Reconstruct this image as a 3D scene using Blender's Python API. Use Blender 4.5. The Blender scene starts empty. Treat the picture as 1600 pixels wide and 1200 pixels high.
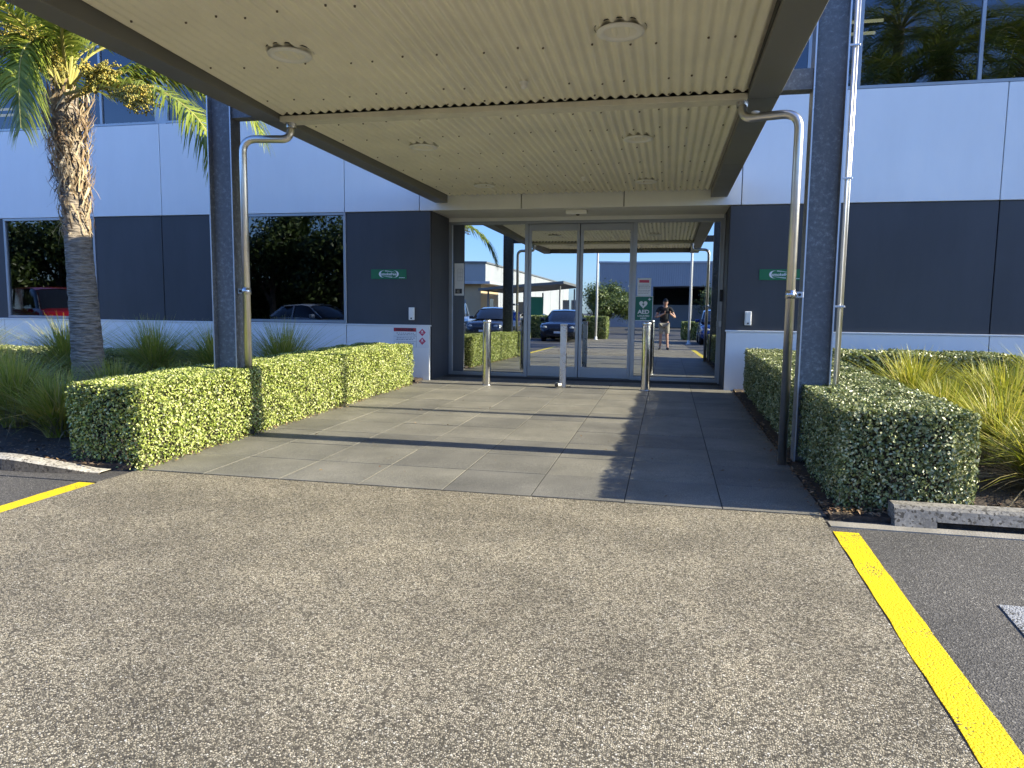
import bpy, bmesh, math, random
import numpy as np
from mathutils import Vector, Matrix, Euler

scene = bpy.context.scene
COL = scene.collection
R = math.radians
rng = np.random.default_rng(7)
random.seed(7)

# ------------------------------------------------------------------ camera
SL = 0.0095                      # the forecourt falls gently away from the door
YD = 12.4                        # plane of the glass doors
YW = 11.35                       # plane of the facade
CAM_Z = 1.19
def gz(y):
    return SL * (max(y, -15.0) - YD)
def cam_setup():
    yaw, pitch, roll = R(-12.21), R(-5.92), R(0.69)
    F = Vector((math.sin(yaw)*math.cos(pitch), math.cos(yaw)*math.cos(pitch), math.sin(pitch)))
    r0 = Vector((math.cos(yaw), -math.sin(yaw), 0)); u0 = r0.cross(F)
    r = r0*math.cos(roll) + u0*math.sin(roll); u = -r0*math.sin(roll) + u0*math.cos(roll)
    cd = bpy.data.cameras.new('camera'); cam = bpy.data.objects.new('camera', cd); COL.objects.link(cam)
    m = Matrix.Identity(4)
    for i in range(3):
        m[i][0] = r[i]; m[i][1] = u[i]; m[i][2] = -F[i]
    m[2][3] = CAM_Z
    cam.matrix_world = m
    cd.sensor_width = 36.0; cd.lens = 36.0*1113/1600; cd.clip_start = 0.1; cd.clip_end = 3000
    scene.camera = cam
cam_setup()

# ------------------------------------------------------------------ light
SUN_EL = R(23.5); SUN_AZ = math.atan2(1.0, -0.001)     # azimuth from +Y towards +X
world = bpy.data.worlds.new('World'); scene.world = world; world.use_nodes = True
wn = world.node_tree.nodes; wl = world.node_tree.links
sky = wn.new('ShaderNodeTexSky'); sky.sky_type = 'NISHITA'; sky.sun_disc = False
sky.sun_elevation = SUN_EL; sky.sun_rotation = SUN_AZ
sky.altitude = 20; sky.air_density = 1.0; sky.dust_density = 0.6; sky.ozone_density = 1.6
tint = wn.new('ShaderNodeMix'); tint.data_type = 'RGBA'; tint.blend_type = 'MULTIPLY'; tint.inputs[0].default_value = 1
tint.inputs[7].default_value = (.68, .93, 1.5, 1)          # the camera's white balance leaves the skylight blue
wl.new(sky.outputs[0], tint.inputs[6]); wl.new(tint.outputs[2], wn['Background'].inputs[0]); wn['Background'].inputs[1].default_value = 0.10
sd = bpy.data.lights.new('sun', 'SUN'); sd.energy = 5.0; sd.angle = R(0.5); sd.color = (1.0, 0.91, 0.68)
so = bpy.data.objects.new('sun', sd); COL.objects.link(so)
sdir = Vector((math.sin(SUN_AZ)*math.cos(SUN_EL), math.cos(SUN_AZ)*math.cos(SUN_EL), math.sin(SUN_EL)))
so.rotation_euler = (-sdir).to_track_quat('-Z', 'Y').to_euler()
so.location = (30, -2, 20)
vs = scene.view_settings
vs.view_transform = 'Standard'; vs.look = 'None'; vs.gamma = 1; vs.use_curve_mapping = False
vs.exposure = 1.48
scene.cycles.use_denoising = True
scene.cycles.max_bounces = 8; scene.cycles.diffuse_bounces = 4; scene.cycles.glossy_bounces = 5
scene.cycles.transparent_max_bounces = 8
scene.cycles.caustics_reflective = False; scene.cycles.caustics_refractive = False
scene.cycles.sample_clamp_indirect = 6

# ------------------------------------------------------------------ helpers
def link(o):
    COL.objects.link(o); return o
def tag(o, label=None, cat=None, group=None, kind=None):
    if label: o['label'] = label
    if cat: o['category'] = cat
    if group: o['group'] = group
    if kind: o['kind'] = kind
    return o
def empty(name, loc, label, cat, group=None, rz=0):
    o = bpy.data.objects.new(name, None); o.location = loc; o.rotation_euler = (0, 0, rz)
    o.empty_display_size = 0.2
    link(o); return tag(o, label, cat, group)
def setp(o, parent, world_coords=True):
    if parent is None: return o
    o.parent = parent
    if world_coords:
        m = Matrix.Identity(4); p = parent
        chain = []
        while p is not None:
            chain.append(p); p = p.parent
        for q in reversed(chain):
            m = m @ q.matrix_parent_inverse @ Matrix.LocRotScale(q.location, q.rotation_euler, q.scale)
        o.matrix_parent_inverse = m.inverted()
    return o
def mk(name, bm, mat, parent=None, smooth=False, wc=True):
    me = bpy.data.meshes.new(name); bm.to_mesh(me); bm.free()
    if mat: me.materials.append(mat)
    if smooth: me.polygons.foreach_set('use_smooth', [True]*len(me.polygons))
    o = bpy.data.objects.new(name, me); link(o)
    return setp(o, parent, wc)
def mkmesh(name, me, mat, parent=None, wc=True):
    if mat and not me.materials: me.materials.append(mat)
    o = bpy.data.objects.new(name, me); link(o)
    return setp(o, parent, wc)
def npmesh(name, V, F, mat, parent=None, smooth=False, wc=True):
    """V (n,3) float, F (m,k) int: fast mesh"""
    me = bpy.data.meshes.new(name)
    V = np.asarray(V, np.float32); F = np.asarray(F, np.int32)
    me.vertices.add(len(V)); me.vertices.foreach_set('co', V.ravel())
    k = F.shape[1]
    me.loops.add(F.size); me.loops.foreach_set('vertex_index', F.ravel())
    me.polygons.add(len(F)); me.polygons.foreach_set('loop_start', np.arange(0, F.size, k, dtype=np.int32))
    me.polygons.foreach_set('loop_total', np.full(len(F), k, np.int32))
    if smooth: me.polygons.foreach_set('use_smooth', np.ones(len(F), bool))
    me.update(calc_edges=True); me.validate()
    if mat: me.materials.append(mat)
    o = bpy.data.objects.new(name, me); link(o)
    return setp(o, parent, wc)
def B(): return bmesh.new()
def box(bm, x0, x1, y0, y1, z0, z1, bev=0.0, seg=1):
    ret = bmesh.ops.create_cube(bm, size=1.0)
    vs_ = ret['verts']
    for v in vs_:
        v.co = Vector((x0+(v.co.x+.5)*(x1-x0), y0+(v.co.y+.5)*(y1-y0), z0+(v.co.z+.5)*(z1-z0)))
    if bev > 0:
        es = list({e for v in vs_ for e in v.link_edges})
        bmesh.ops.bevel(bm, geom=es, offset=bev, segments=seg, affect='EDGES', profile=0.7)
    return bm
def bxo(name, x0, x1, y0, y1, z0, z1, mat, parent=None, bev=0.0, seg=1):
    return mk(name, box(B(), x0, x1, y0, y1, z0, z1, bev, seg), mat, parent)
def tube(bm, pts, rad, seg=12, cap=True):
    pts = [Vector(p) for p in pts]
    n = len(pts); rads = rad if isinstance(rad, (list, tuple)) else [rad]*n
    rings = []; up = None
    for i, p in enumerate(pts):
        t = (pts[min(i+1, n-1)] - pts[max(i-1, 0)]).normalized()
        if up is None:
            up = Vector((0, 0, 1)) if abs(t.z) < .9 else Vector((1, 0, 0))
        s = t.cross(up).normalized(); up = s.cross(t).normalized()
        rings.append([bm.verts.new(p + (s*math.cos(a)+up*math.sin(a))*rads[i]) for a in [2*math.pi*k/seg for k in range(seg)]])
    for i in range(n-1):
        for k in range(seg):
            bm.faces.new((rings[i][k], rings[i][(k+1) % seg], rings[i+1][(k+1) % seg], rings[i+1][k]))
    if cap:
        bm.faces.new(rings[0][::-1]); bm.faces.new(rings[-1])
    return bm
def bend(pts, r, n=6):
    """round the inner corners of a polyline"""
    pts = [Vector(p) for p in pts]; out = [pts[0]]
    for i in range(1, len(pts)-1):
        a = (pts[i-1]-pts[i]); b = (pts[i+1]-pts[i])
        d = min(r, a.length*.49, b.length*.49)
        p0 = pts[i]+a.normalized()*d; p1 = pts[i]+b.normalized()*d
        for k in range(n+1):
            t = k/n
            out.append(p0*(1-t)**2 + pts[i]*2*t*(1-t) + p1*t*t)
    out.append(pts[-1]); return out
def lathe(bm, prof, seg=24, c=(0, 0)):
    """prof list (r,z) from bottom to top"""
    rings = []
    for r, z in prof:
        if r < 1e-5:
            rings.append([bm.verts.new((c[0], c[1], z))])
        else:
            rings.append([bm.verts.new((c[0]+r*math.cos(2*math.pi*k/seg), c[1]+r*math.sin(2*math.pi*k/seg), z)) for k in range(seg)])
    for a, b in zip(rings[:-1], rings[1:]):
        for k in range(seg):
            q = [a[k % len(a)], a[(k+1) % len(a)], b[(k+1) % len(b)], b[k % len(b)]]
            u = []
            for v in q:
                if v not in u: u.append(v)
            if len(u) >= 3: bm.faces.new(u)
    return bm
def prism(bm, poly, z0, z1):
    lo = [bm.verts.new((x, y, z0)) for x, y in poly]; hi = [bm.verts.new((x, y, z1)) for x, y in poly]
    n = len(poly)
    bm.faces.new(lo[::-1]); bm.faces.new(hi)
    for k in range(n): bm.faces.new((lo[k], lo[(k+1) % n], hi[(k+1) % n], hi[k]))
    return bm
def flat(bm, poly3):
    bm.faces.new([bm.verts.new(p) for p in poly3]); return bm
def plate_xz(bm, poly, y0, y1):
    """polygon in x,z extruded from y0 to y1"""
    lo = [bm.verts.new((x, y0, z)) for x, z in poly]; hi = [bm.verts.new((x, y1, z)) for x, z in poly]
    n = len(poly)
    try:
        bm.faces.new(lo); bm.faces.new(hi[::-1])
    except ValueError: pass
    for k in range(n): bm.faces.new((lo[(k+1) % n], lo[k], hi[k], hi[(k+1) % n]))
    bmesh.ops.recalc_face_normals(bm, faces=bm.faces[:])
    return bm
def text_xz(name, body, x, z, size, y, mat, parent, align='CENTER', bold=0.0, depth=0.001, sx=1.0, shear=0.0):
    cu = bpy.data.curves.new(name, 'FONT'); cu.body = body; cu.size = size; cu.align_x = align; cu.align_y = 'CENTER'
    cu.extrude = depth; cu.offset = bold; cu.shear = shear
    cu.resolution_u = 3
    t = bpy.data.objects.new(name, cu); link(t)
    dg = bpy.context.evaluated_depsgraph_get()
    me = bpy.data.meshes.new_from_object(t.evaluated_get(dg)); me.name = name
    bpy.data.objects.remove(t)
    for v in me.vertices:
        v.co = (x+v.co.x*sx, y-v.co.z, z+v.co.y)
    me.materials.clear()
    return mkmesh(name, me, mat, parent)

# ------------------------------------------------------------------ materials
def newmat(name):
    m = bpy.data.materials.new(name); m.use_nodes = True
    return m, m.node_tree.nodes, m.node_tree.links, m.node_tree.nodes['Principled BSDF']
def nd(N, t, **kw):
    n = N.new(t)
    for k, v in kw.items(): setattr(n, k, v)
    return n
def ramp(N, stops, interp='LINEAR'):
    r = N.new('ShaderNodeValToRGB'); r.color_ramp.interpolation = interp
    e = r.color_ramp.elements
    while len(e) > 1: e.remove(e[0])
    e[0].position = stops[0][0]; e[0].color = tuple(stops[0][1])+(1,) if len(stops[0][1]) == 3 else stops[0][1]
    for p, c in stops[1:]:
        x = e.new(p); x.color = tuple(c)+(1,) if len(c) == 3 else c
    return r
def mat(name, col, rough=0.6, metal=0.0, var=0.08, vs_=2.0, bump=0.0, bs=60.0, spec=0.5, coat=0.0, rvar=0.1, obj=True, emit=0.0):
    m, N, L, P = newmat(name)
    tc = nd(N, 'ShaderNodeTexCoord')
    src = tc.outputs['Object']
    n1 = nd(N, 'ShaderNodeTexNoise'); n1.inputs['Scale'].default_value = vs_; n1.inputs['Detail'].default_value = 6; n1.inputs['Roughness'].default_value = .65
    L.new(src, n1.inputs['Vector'])
    a = tuple(max(0, c*(1-var)) for c in col); b = tuple(min(1, c*(1+var)) for c in col)
    r = ramp(N, [(.3, a), (.7, b)]); L.new(n1.outputs['Fac'], r.inputs[0]); L.new(r.outputs[0], P.inputs['Base Color'])
    mr = nd(N, 'ShaderNodeMapRange'); mr.inputs[1].default_value = .3; mr.inputs[2].default_value = .7
    mr.inputs[3].default_value = max(0.02, rough-rvar); mr.inputs[4].default_value = min(1, rough+rvar)
    L.new(n1.outputs['Fac'], mr.inputs[0]); L.new(mr.outputs[0], P.inputs['Roughness'])
    P.inputs['Metallic'].default_value = metal; P.inputs['Specular IOR Level'].default_value = spec
    P.inputs['Coat Weight'].default_value = coat
    if emit:
        P.inputs['Emission Color'].default_value = tuple(col)+(1,); P.inputs['Emission Strength'].default_value = emit
    if bump > 0:
        n2 = nd(N, 'ShaderNodeTexNoise'); n2.inputs['Scale'].default_value = bs; n2.inputs['Detail'].default_value = 4
        L.new(src, n2.inputs['Vector'])
        bp = nd(N, 'ShaderNodeBump'); bp.inputs['Strength'].default_value = bump; bp.inputs['Distance'].default_value = .01
        L.new(n2.outputs['Fac'], bp.inputs['Height']); L.new(bp.outputs[0], P.inputs['Normal'])
    return m

def aggregate_mat():
    m, N, L, P = newmat('exposed_aggregate')
    tc = nd(N, 'ShaderNodeTexCoord'); O = tc.outputs['Object']
    wob = nd(N, 'ShaderNodeTexNoise'); wob.inputs['Scale'].default_value = 40; L.new(O, wob.inputs['Vector'])
    mixv = nd(N, 'ShaderNodeVectorMath', operation='MULTIPLY_ADD'); mixv.inputs[1].default_value = (.005, .005, .005)
    L.new(wob.outputs['Color'], mixv.inputs[0]); L.new(O, mixv.inputs[2])
    v = nd(N, 'ShaderNodeTexVoronoi'); v.inputs['Scale'].default_value = 138; v.inputs['Randomness'].default_value = 1
    L.new(mixv.outputs[0], v.inputs['Vector'])
    sep = nd(N, 'ShaderNodeSeparateColor'); L.new(v.outputs['Color'], sep.inputs[0])
    stone = ramp(N, [(0, (.07, .063, .05)), (.24, (.19, .168, .13)), (.38, (.40, .36, .275)), (.75, (.54, .485, .375)), (.92, (.64, .585, .47)), (1, (.76, .73, .65))])
    L.new(sep.outputs[0], stone.inputs[0])
    ve = nd(N, 'ShaderNodeTexVoronoi', feature='DISTANCE_TO_EDGE'); ve.inputs['Scale'].default_value = 138
    L.new(mixv.outputs[0], ve.inputs['Vector'])
    er = ramp(N, [(0.03, (.0, .0, .0)), (.24, (1, 1, 1))]); L.new(ve.outputs['Distance'], er.inputs[0])
    mx = nd(N, 'ShaderNodeMix', data_type='RGBA'); mx.inputs[6].default_value = (.085, .075, .058, 1)
    L.new(er.outputs[0], mx.inputs[0]); L.new(stone.outputs[0], mx.inputs[7])
    # worn / dirty patches, several sizes
    n1 = nd(N, 'ShaderNodeTexNoise'); n1.inputs['Scale'].default_value = 1.1; n1.inputs['Detail'].default_value = 7; n1.inputs['Roughness'].default_value = .62
    L.new(O, n1.inputs['Vector'])
    pr = ramp(N, [(.32, (.66, .65, .635)), (.5, (.9, .89, .87)), (.7, (1.15, 1.13, 1.08))]); L.new(n1.outputs['Fac'], pr.inputs[0])
    n3 = nd(N, 'ShaderNodeTexNoise'); n3.inputs['Scale'].default_value = 9; n3.inputs['Detail'].default_value = 5; L.new(O, n3.inputs['Vector'])
    pr3 = ramp(N, [(.3, (.9, .9, .9)), (.7, (1.07, 1.06, 1.04))]); L.new(n3.outputs['Fac'], pr3.inputs[0])
    mu = nd(N, 'ShaderNodeMix', data_type='RGBA', blend_type='MULTIPLY'); mu.inputs[0].default_value = 1
    L.new(mx.outputs[2], mu.inputs[6]); L.new(pr.outputs[0], mu.inputs[7])
    mu2 = nd(N, 'ShaderNodeMix', data_type='RGBA', blend_type='MULTIPLY'); mu2.inputs[0].default_value = 1
    L.new(mu.outputs[2], mu2.inputs[6]); L.new(pr3.outputs[0], mu2.inputs[7])
    # old oil drips and gum spots
    vs1 = nd(N, 'ShaderNodeTexVoronoi'); vs1.inputs['Scale'].default_value = 1.7; L.new(mixv.outputs[0], vs1.inputs['Vector'])
    wob2 = nd(N, 'ShaderNodeTexNoise'); wob2.inputs['Scale'].default_value = 22; L.new(O, wob2.inputs['Vector'])
    sa = nd(N, 'ShaderNodeMath', operation='MULTIPLY_ADD'); sa.inputs[1].default_value = .09; L.new(wob2.outputs['Fac'], sa.inputs[0]); L.new(vs1.outputs['Distance'], sa.inputs[2])
    sr = ramp(N, [(.065, (.55, .54, .53)), (.11, (1, 1, 1))]); L.new(sa.outputs[0], sr.inputs[0])
    mu3 = nd(N, 'ShaderNodeMix', data_type='RGBA', blend_type='MULTIPLY'); mu3.inputs[0].default_value = .8
    L.new(mu2.outputs[2], mu3.inputs[6]); L.new(sr.outputs[0], mu3.inputs[7]); L.new(mu3.outputs[2], P.inputs['Base Color'])
    P.inputs['Roughness'].default_value = .8; P.inputs['Specular IOR Level'].default_value = .25
    hs = nd(N, 'ShaderNodeMath', operation='MULTIPLY'); L.new(er.outputs[0], hs.inputs[0]); L.new(sep.outputs[1], hs.inputs[1])
    bp = nd(N, 'ShaderNodeBump'); bp.inputs['Strength'].default_value = .75; bp.inputs['Distance'].default_value = .004
    L.new(hs.outputs[0], bp.inputs['Height']); L.new(bp.outputs[0], P.inputs['Normal'])
    return m
def asphalt_mat():
    m, N, L, P = newmat('asphalt')
    tc = nd(N, 'ShaderNodeTexCoord'); O = tc.outputs['Object']
    v = nd(N, 'ShaderNodeTexVoronoi'); v.inputs['Scale'].default_value = 160; L.new(O, v.inputs['Vector'])
    sep = nd(N, 'ShaderNodeSeparateColor'); L.new(v.outputs['Color'], sep.inputs[0])
    st = ramp(N, [(0, (.04, .038, .036)), (.5, (.08, .075, .07)), (.85, (.11, .104, .097)), (.95, (.16, .152, .14)), (1, (.24, .23, .21))]); L.new(sep.outputs[0], st.inputs[0])
    n1 = nd(N, 'ShaderNodeTexNoise'); n1.inputs['Scale'].default_value = .9; n1.inputs['Detail'].default_value = 8; L.new(O, n1.inputs['Vector'])
    pr = ramp(N, [(.35, (.75, .75, .75)), (.65, (1.2, 1.18, 1.14))]); L.new(n1.outputs['Fac'], pr.inputs[0])
    mu = nd(N, 'ShaderNodeMix', data_type='RGBA', blend_type='MULTIPLY'); mu.inputs[0].default_value = 1
    L.new(st.outputs[0], mu.inputs[6]); L.new(pr.outputs[0], mu.inputs[7]); L.new(mu.outputs[2], P.inputs['Base Color'])
    P.inputs['Roughness'].default_value = .8; P.inputs['Specular IOR Level'].default_value = .4
    bp = nd(N, 'ShaderNodeBump'); bp.inputs['Strength'].default_value = .6; bp.inputs['Distance'].default_value = .004
    L.new(v.outputs['Distance'], bp.inputs['Height']); L.new(bp.outputs[0], P.inputs['Normal'])
    return m
def tile_mat():
    m, N, L, P = newmat('basalt_tile')
    tc = nd(N, 'ShaderNodeTexCoord'); oi = nd(N, 'ShaderNodeObjectInfo'); geo = nd(N, 'ShaderNodeNewGeometry')
    O = geo.outputs['Position']
    n1 = nd(N, 'ShaderNodeTexNoise'); n1.inputs['Scale'].default_value = 1.7; n1.inputs['Detail'].default_value = 8; n1.inputs['Roughness'].default_value = .65; L.new(O, n1.inputs['Vector'])
    n2 = nd(N, 'ShaderNodeTexNoise'); n2.inputs['Scale'].default_value = 170; n2.inputs['Detail'].default_value = 3; L.new(O, n2.inputs['Vector'])
    base = ramp(N, [(.3, (.14, .137, .126)), (.55, (.195, .19, .172)), (.75, (.25, .241, .217))]); L.new(n1.outputs['Fac'], base.inputs[0])
    gr = ramp(N, [(.33, (.62, .62, .62)), (.5, (.95, .95, .94)), (.66, (1.35, 1.34, 1.3)), (.74, (2.0, 2.0, 1.9))]); L.new(n2.outputs['Fac'], gr.inputs[0])
    mu = nd(N, 'ShaderNodeMix', data_type='RGBA', blend_type='MULTIPLY'); mu.inputs[0].default_value = 1
    L.new(base.outputs[0], mu.inputs[6]); L.new(gr.outputs[0], mu.inputs[7])
    rr = ramp(N, [(0, (.84, .84, .86)), (1, (1.12, 1.1, 1.06))]); L.new(oi.outputs['Random'], rr.inputs[0])
    mu2 = nd(N, 'ShaderNodeMix', data_type='RGBA', blend_type='MULTIPLY'); mu2.inputs[0].default_value = 1
    L.new(mu.outputs[2], mu2.inputs[6]); L.new(rr.outputs[0], mu2.inputs[7]); L.new(mu2.outputs[2], P.inputs['Base Color'])
    P.inputs['Roughness'].default_value = .62; P.inputs['Specular IOR Level'].default_value = .16
    bp = nd(N, 'ShaderNodeBump'); bp.inputs['Strength'].default_value = .3; bp.inputs['Distance'].default_value = .003
    L.new(n2.outputs['Fac'], bp.inputs['Height']); L.new(bp.outputs[0], P.inputs['Normal'])
    return m
def paint_mat(name, col, hole=.58):
    """road paint on coarse stone: worn through in places"""
    m, N, L, P = newmat(name)
    tc = nd(N, 'ShaderNodeTexCoord'); O = tc.outputs['Object']
    n1 = nd(N, 'ShaderNodeTexNoise'); n1.inputs['Scale'].default_value = 3; n1.inputs['Detail'].default_value = 6; L.new(O, n1.inputs['Vector'])
    v = nd(N, 'ShaderNodeTexVoronoi'); v.inputs['Scale'].default_value = 120; L.new(O, v.inputs['Vector'])
    ad = nd(N, 'ShaderNodeMath', operation='MULTIPLY_ADD'); ad.inputs[1].default_value = .55; L.new(v.outputs['Distance'], ad.inputs[0]); L.new(n1.outputs['Fac'], ad.inputs[2])
    rr = ramp(N, [(hole+.36, (1, 1, 1)), (hole+.44, (0, 0, 0))]); L.new(ad.outputs[0], rr.inputs[0])
    c1 = ramp(N, [(.3, tuple(c*.82 for c in col)), (.7, col)]); L.new(n1.outputs['Fac'], c1.inputs[0])
    mx = nd(N, 'ShaderNodeMix', data_type='RGBA'); mx.inputs[6].default_value = (.07, .065, .055, 1)
    L.new(rr.outputs[0], mx.inputs[0]); L.new(c1.outputs[0], mx.inputs[7]); L.new(mx.outputs[2], P.inputs['Base Color'])
    P.inputs['Roughness'].default_value = .55
    bp = nd(N, 'ShaderNodeBump'); bp.inputs['Strength'].default_value = .7; bp.inputs['Distance'].default_value = .004; bp.invert = True
    L.new(v.outputs['Distance'], bp.inputs['Height']); L.new(bp.outputs[0], P.inputs['Normal'])
    return m
def leaf_mat(name, cols, rough=.45, trans=.3, spec=.5):
    m, N, L, P = newmat(name)
    geo = nd(N, 'ShaderNodeNewGeometry')
    n = len(cols)
    r = ramp(N, [(i/(n-1), c) for i, c in enumerate(cols)]); L.new(geo.outputs['Random Per Island'], r.inputs[0])
    L.new(r.outputs[0], P.inputs['Base Color']); P.inputs['Roughness'].default_value = rough; P.inputs['Specular IOR Level'].default_value = spec
    if trans > 0:
        t = nd(N, 'ShaderNodeBsdfTranslucent'); L.new(r.outputs[0], t.inputs[0])
        mx = nd(N, 'ShaderNodeMixShader'); mx.inputs[0].default_value = trans
        L.new(P.outputs[0], mx.inputs[1]); L.new(t.outputs[0], mx.inputs[2]); L.new(mx.outputs[0], N['Material Output'].inputs[0])
    return m
def glass_mat(name, refl, through, tint):
    """coated building glass: mirror reflection + some view into a dark interior"""
    m, N, L, P = newmat(name); N.remove(P)
    g = nd(N, 'ShaderNodeBsdfGlossy'); g.inputs['Color'].default_value = tint+(1,); g.inputs['Roughness'].default_value = 0.0
    t = nd(N, 'ShaderNodeBsdfTransparent'); t.inputs['Color'].default_value = (through*.9, through, through*1.02, 1)
    lw = nd(N, 'ShaderNodeLayerWeight'); lw.inputs[0].default_value = .25
    mr = nd(N, 'ShaderNodeMapRange'); mr.inputs[3].default_value = refl; mr.inputs[4].default_value = min(1, refl+.3*refl); L.new(lw.outputs['Facing'], mr.inputs[0])
    tc = nd(N, 'ShaderNodeTexCoord'); n1 = nd(N, 'ShaderNodeTexNoise'); n1.inputs['Scale'].default_value = .8; n1.inputs['Detail'].default_value = 1
    L.new(tc.outputs['Object'], n1.inputs['Vector'])
    bp = nd(N, 'ShaderNodeBump'); bp.inputs['Strength'].default_value = .05; bp.inputs['Distance'].default_value = .012; L.new(n1.outputs['Fac'], bp.inputs['Height'])
    L.new(bp.outputs[0], g.inputs['Normal'])
    mx = nd(N, 'ShaderNodeMixShader'); L.new(mr.outputs[0], mx.inputs[0]); L.new(t.outputs[0], mx.inputs[1]); L.new(g.outputs[0], mx.inputs[2])
    L.new(mx.outputs[0], N['Material Output'].inputs[0])
    return m
def galv_mat():
    m, N, L, P = newmat('weathered_steel_paint')
    tc = nd(N, 'ShaderNodeTexCoord'); O = tc.outputs['Object']
    n1 = nd(N, 'ShaderNodeTexNoise'); n1.inputs['Scale'].default_value = 1.4; n1.inputs['Detail'].default_value = 6; L.new(O, n1.inputs['Vector'])
    n2 = nd(N, 'ShaderNodeTexNoise'); n2.inputs['Scale'].default_value = 26; n2.inputs['Detail'].default_value = 7; n2.inputs['Roughness'].default_value = .75; L.new(O, n2.inputs['Vector'])
    ad = nd(N, 'ShaderNodeMath', operation='MULTIPLY_ADD'); ad.inputs[1].default_value = .5; L.new(n1.outputs['Fac'], ad.inputs[0]); L.new(n2.outputs['Fac'], ad.inputs[2])
    r = ramp(N, [(.5, (.10, .108, .118)), (.78, (.15, .16, .172)), (.86, (.21, .225, .235)), (.93, (.29, .31, .32)), (1.0, (.40, .42, .43))]); L.new(ad.outputs[0], r.inputs[0])
    L.new(r.outputs[0], P.inputs['Base Color']); P.inputs['Roughness'].default_value = .5; P.inputs['Metallic'].default_value = .1
    return m
def pitted_concrete(name, col):
    m, N, L, P = newmat(name)
    tc = nd(N, 'ShaderNodeTexCoord'); O = tc.outputs['Object']
    v = nd(N, 'ShaderNodeTexVoronoi'); v.inputs['Scale'].default_value = 75; L.new(O, v.inputs['Vector'])
    sep = nd(N, 'ShaderNodeSeparateColor'); L.new(v.outputs['Color'], sep.inputs[0])
    st = ramp(N, [(0, (.25, .24, .22)), (.14, (.5, .48, .45)), (.3, (.92, .92, .92)), (.8, (1.05, 1.05, 1.03)), (1, (1.35, 1.33, 1.28))]); L.new(sep.outputs[0], st.inputs[0])
    n1 = nd(N, 'ShaderNodeTexNoise'); n1.inputs['Scale'].default_value = 5; n1.inputs['Detail'].default_value = 7; n1.inputs['Roughness'].default_value = .7; L.new(O, n1.inputs['Vector'])
    r = ramp(N, [(.3, tuple(c*.55 for c in col)), (.5, col), (.72, tuple(c*1.25 for c in col))]); L.new(n1.outputs['Fac'], r.inputs[0])
    mu = nd(N, 'ShaderNodeMix', data_type='RGBA', blend_type='MULTIPLY'); mu.inputs[0].default_value = 1; L.new(r.outputs[0], mu.inputs[6]); L.new(st.outputs[0], mu.inputs[7]); L.new(mu.outputs[2], P.inputs['Base Color'])
    P.inputs['Roughness'].default_value = .9
    bp = nd(N, 'ShaderNodeBump'); bp.inputs['Strength'].default_value = .5; bp.inputs['Distance'].default_value = .005; L.new(sep.outputs[0], bp.inputs['Height']); L.new(bp.outputs[0], P.inputs['Normal'])
    return m
def corr_wall_mat(name, col, scale):
    m, N, L, P = newmat(name)
    tc = nd(N, 'ShaderNodeTexCoord'); w = nd(N, 'ShaderNodeTexWave'); w.inputs['Scale'].default_value = scale; w.bands_direction = 'DIAGONAL'
    mp = nd(N, 'ShaderNodeMapping'); mp.inputs['Scale'].default_value = (1, 1, 0); L.new(tc.outputs['Object'], mp.inputs[0]); L.new(mp.outputs[0], w.inputs['Vector'])
    bp = nd(N, 'ShaderNodeBump'); bp.inputs['Strength'].default_value = .4; bp.inputs['Distance'].default_value = .03; L.new(w.outputs['Fac'], bp.inputs['Height']); L.new(bp.outputs[0], P.inputs['Normal'])
    n1 = nd(N, 'ShaderNodeTexNoise'); n1.inputs['Scale'].default_value = .4; n1.inputs['Detail'].default_value = 5; L.new(tc.outputs['Object'], n1.inputs['Vector'])
    r = ramp(N, [(.3, tuple(c*.88 for c in col)), (.7, col)]); L.new(n1.outputs['Fac'], r.inputs[0]); L.new(r.outputs[0], P.inputs['Base Color']); P.inputs['Roughness'].default_value = .6
    return m

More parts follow.
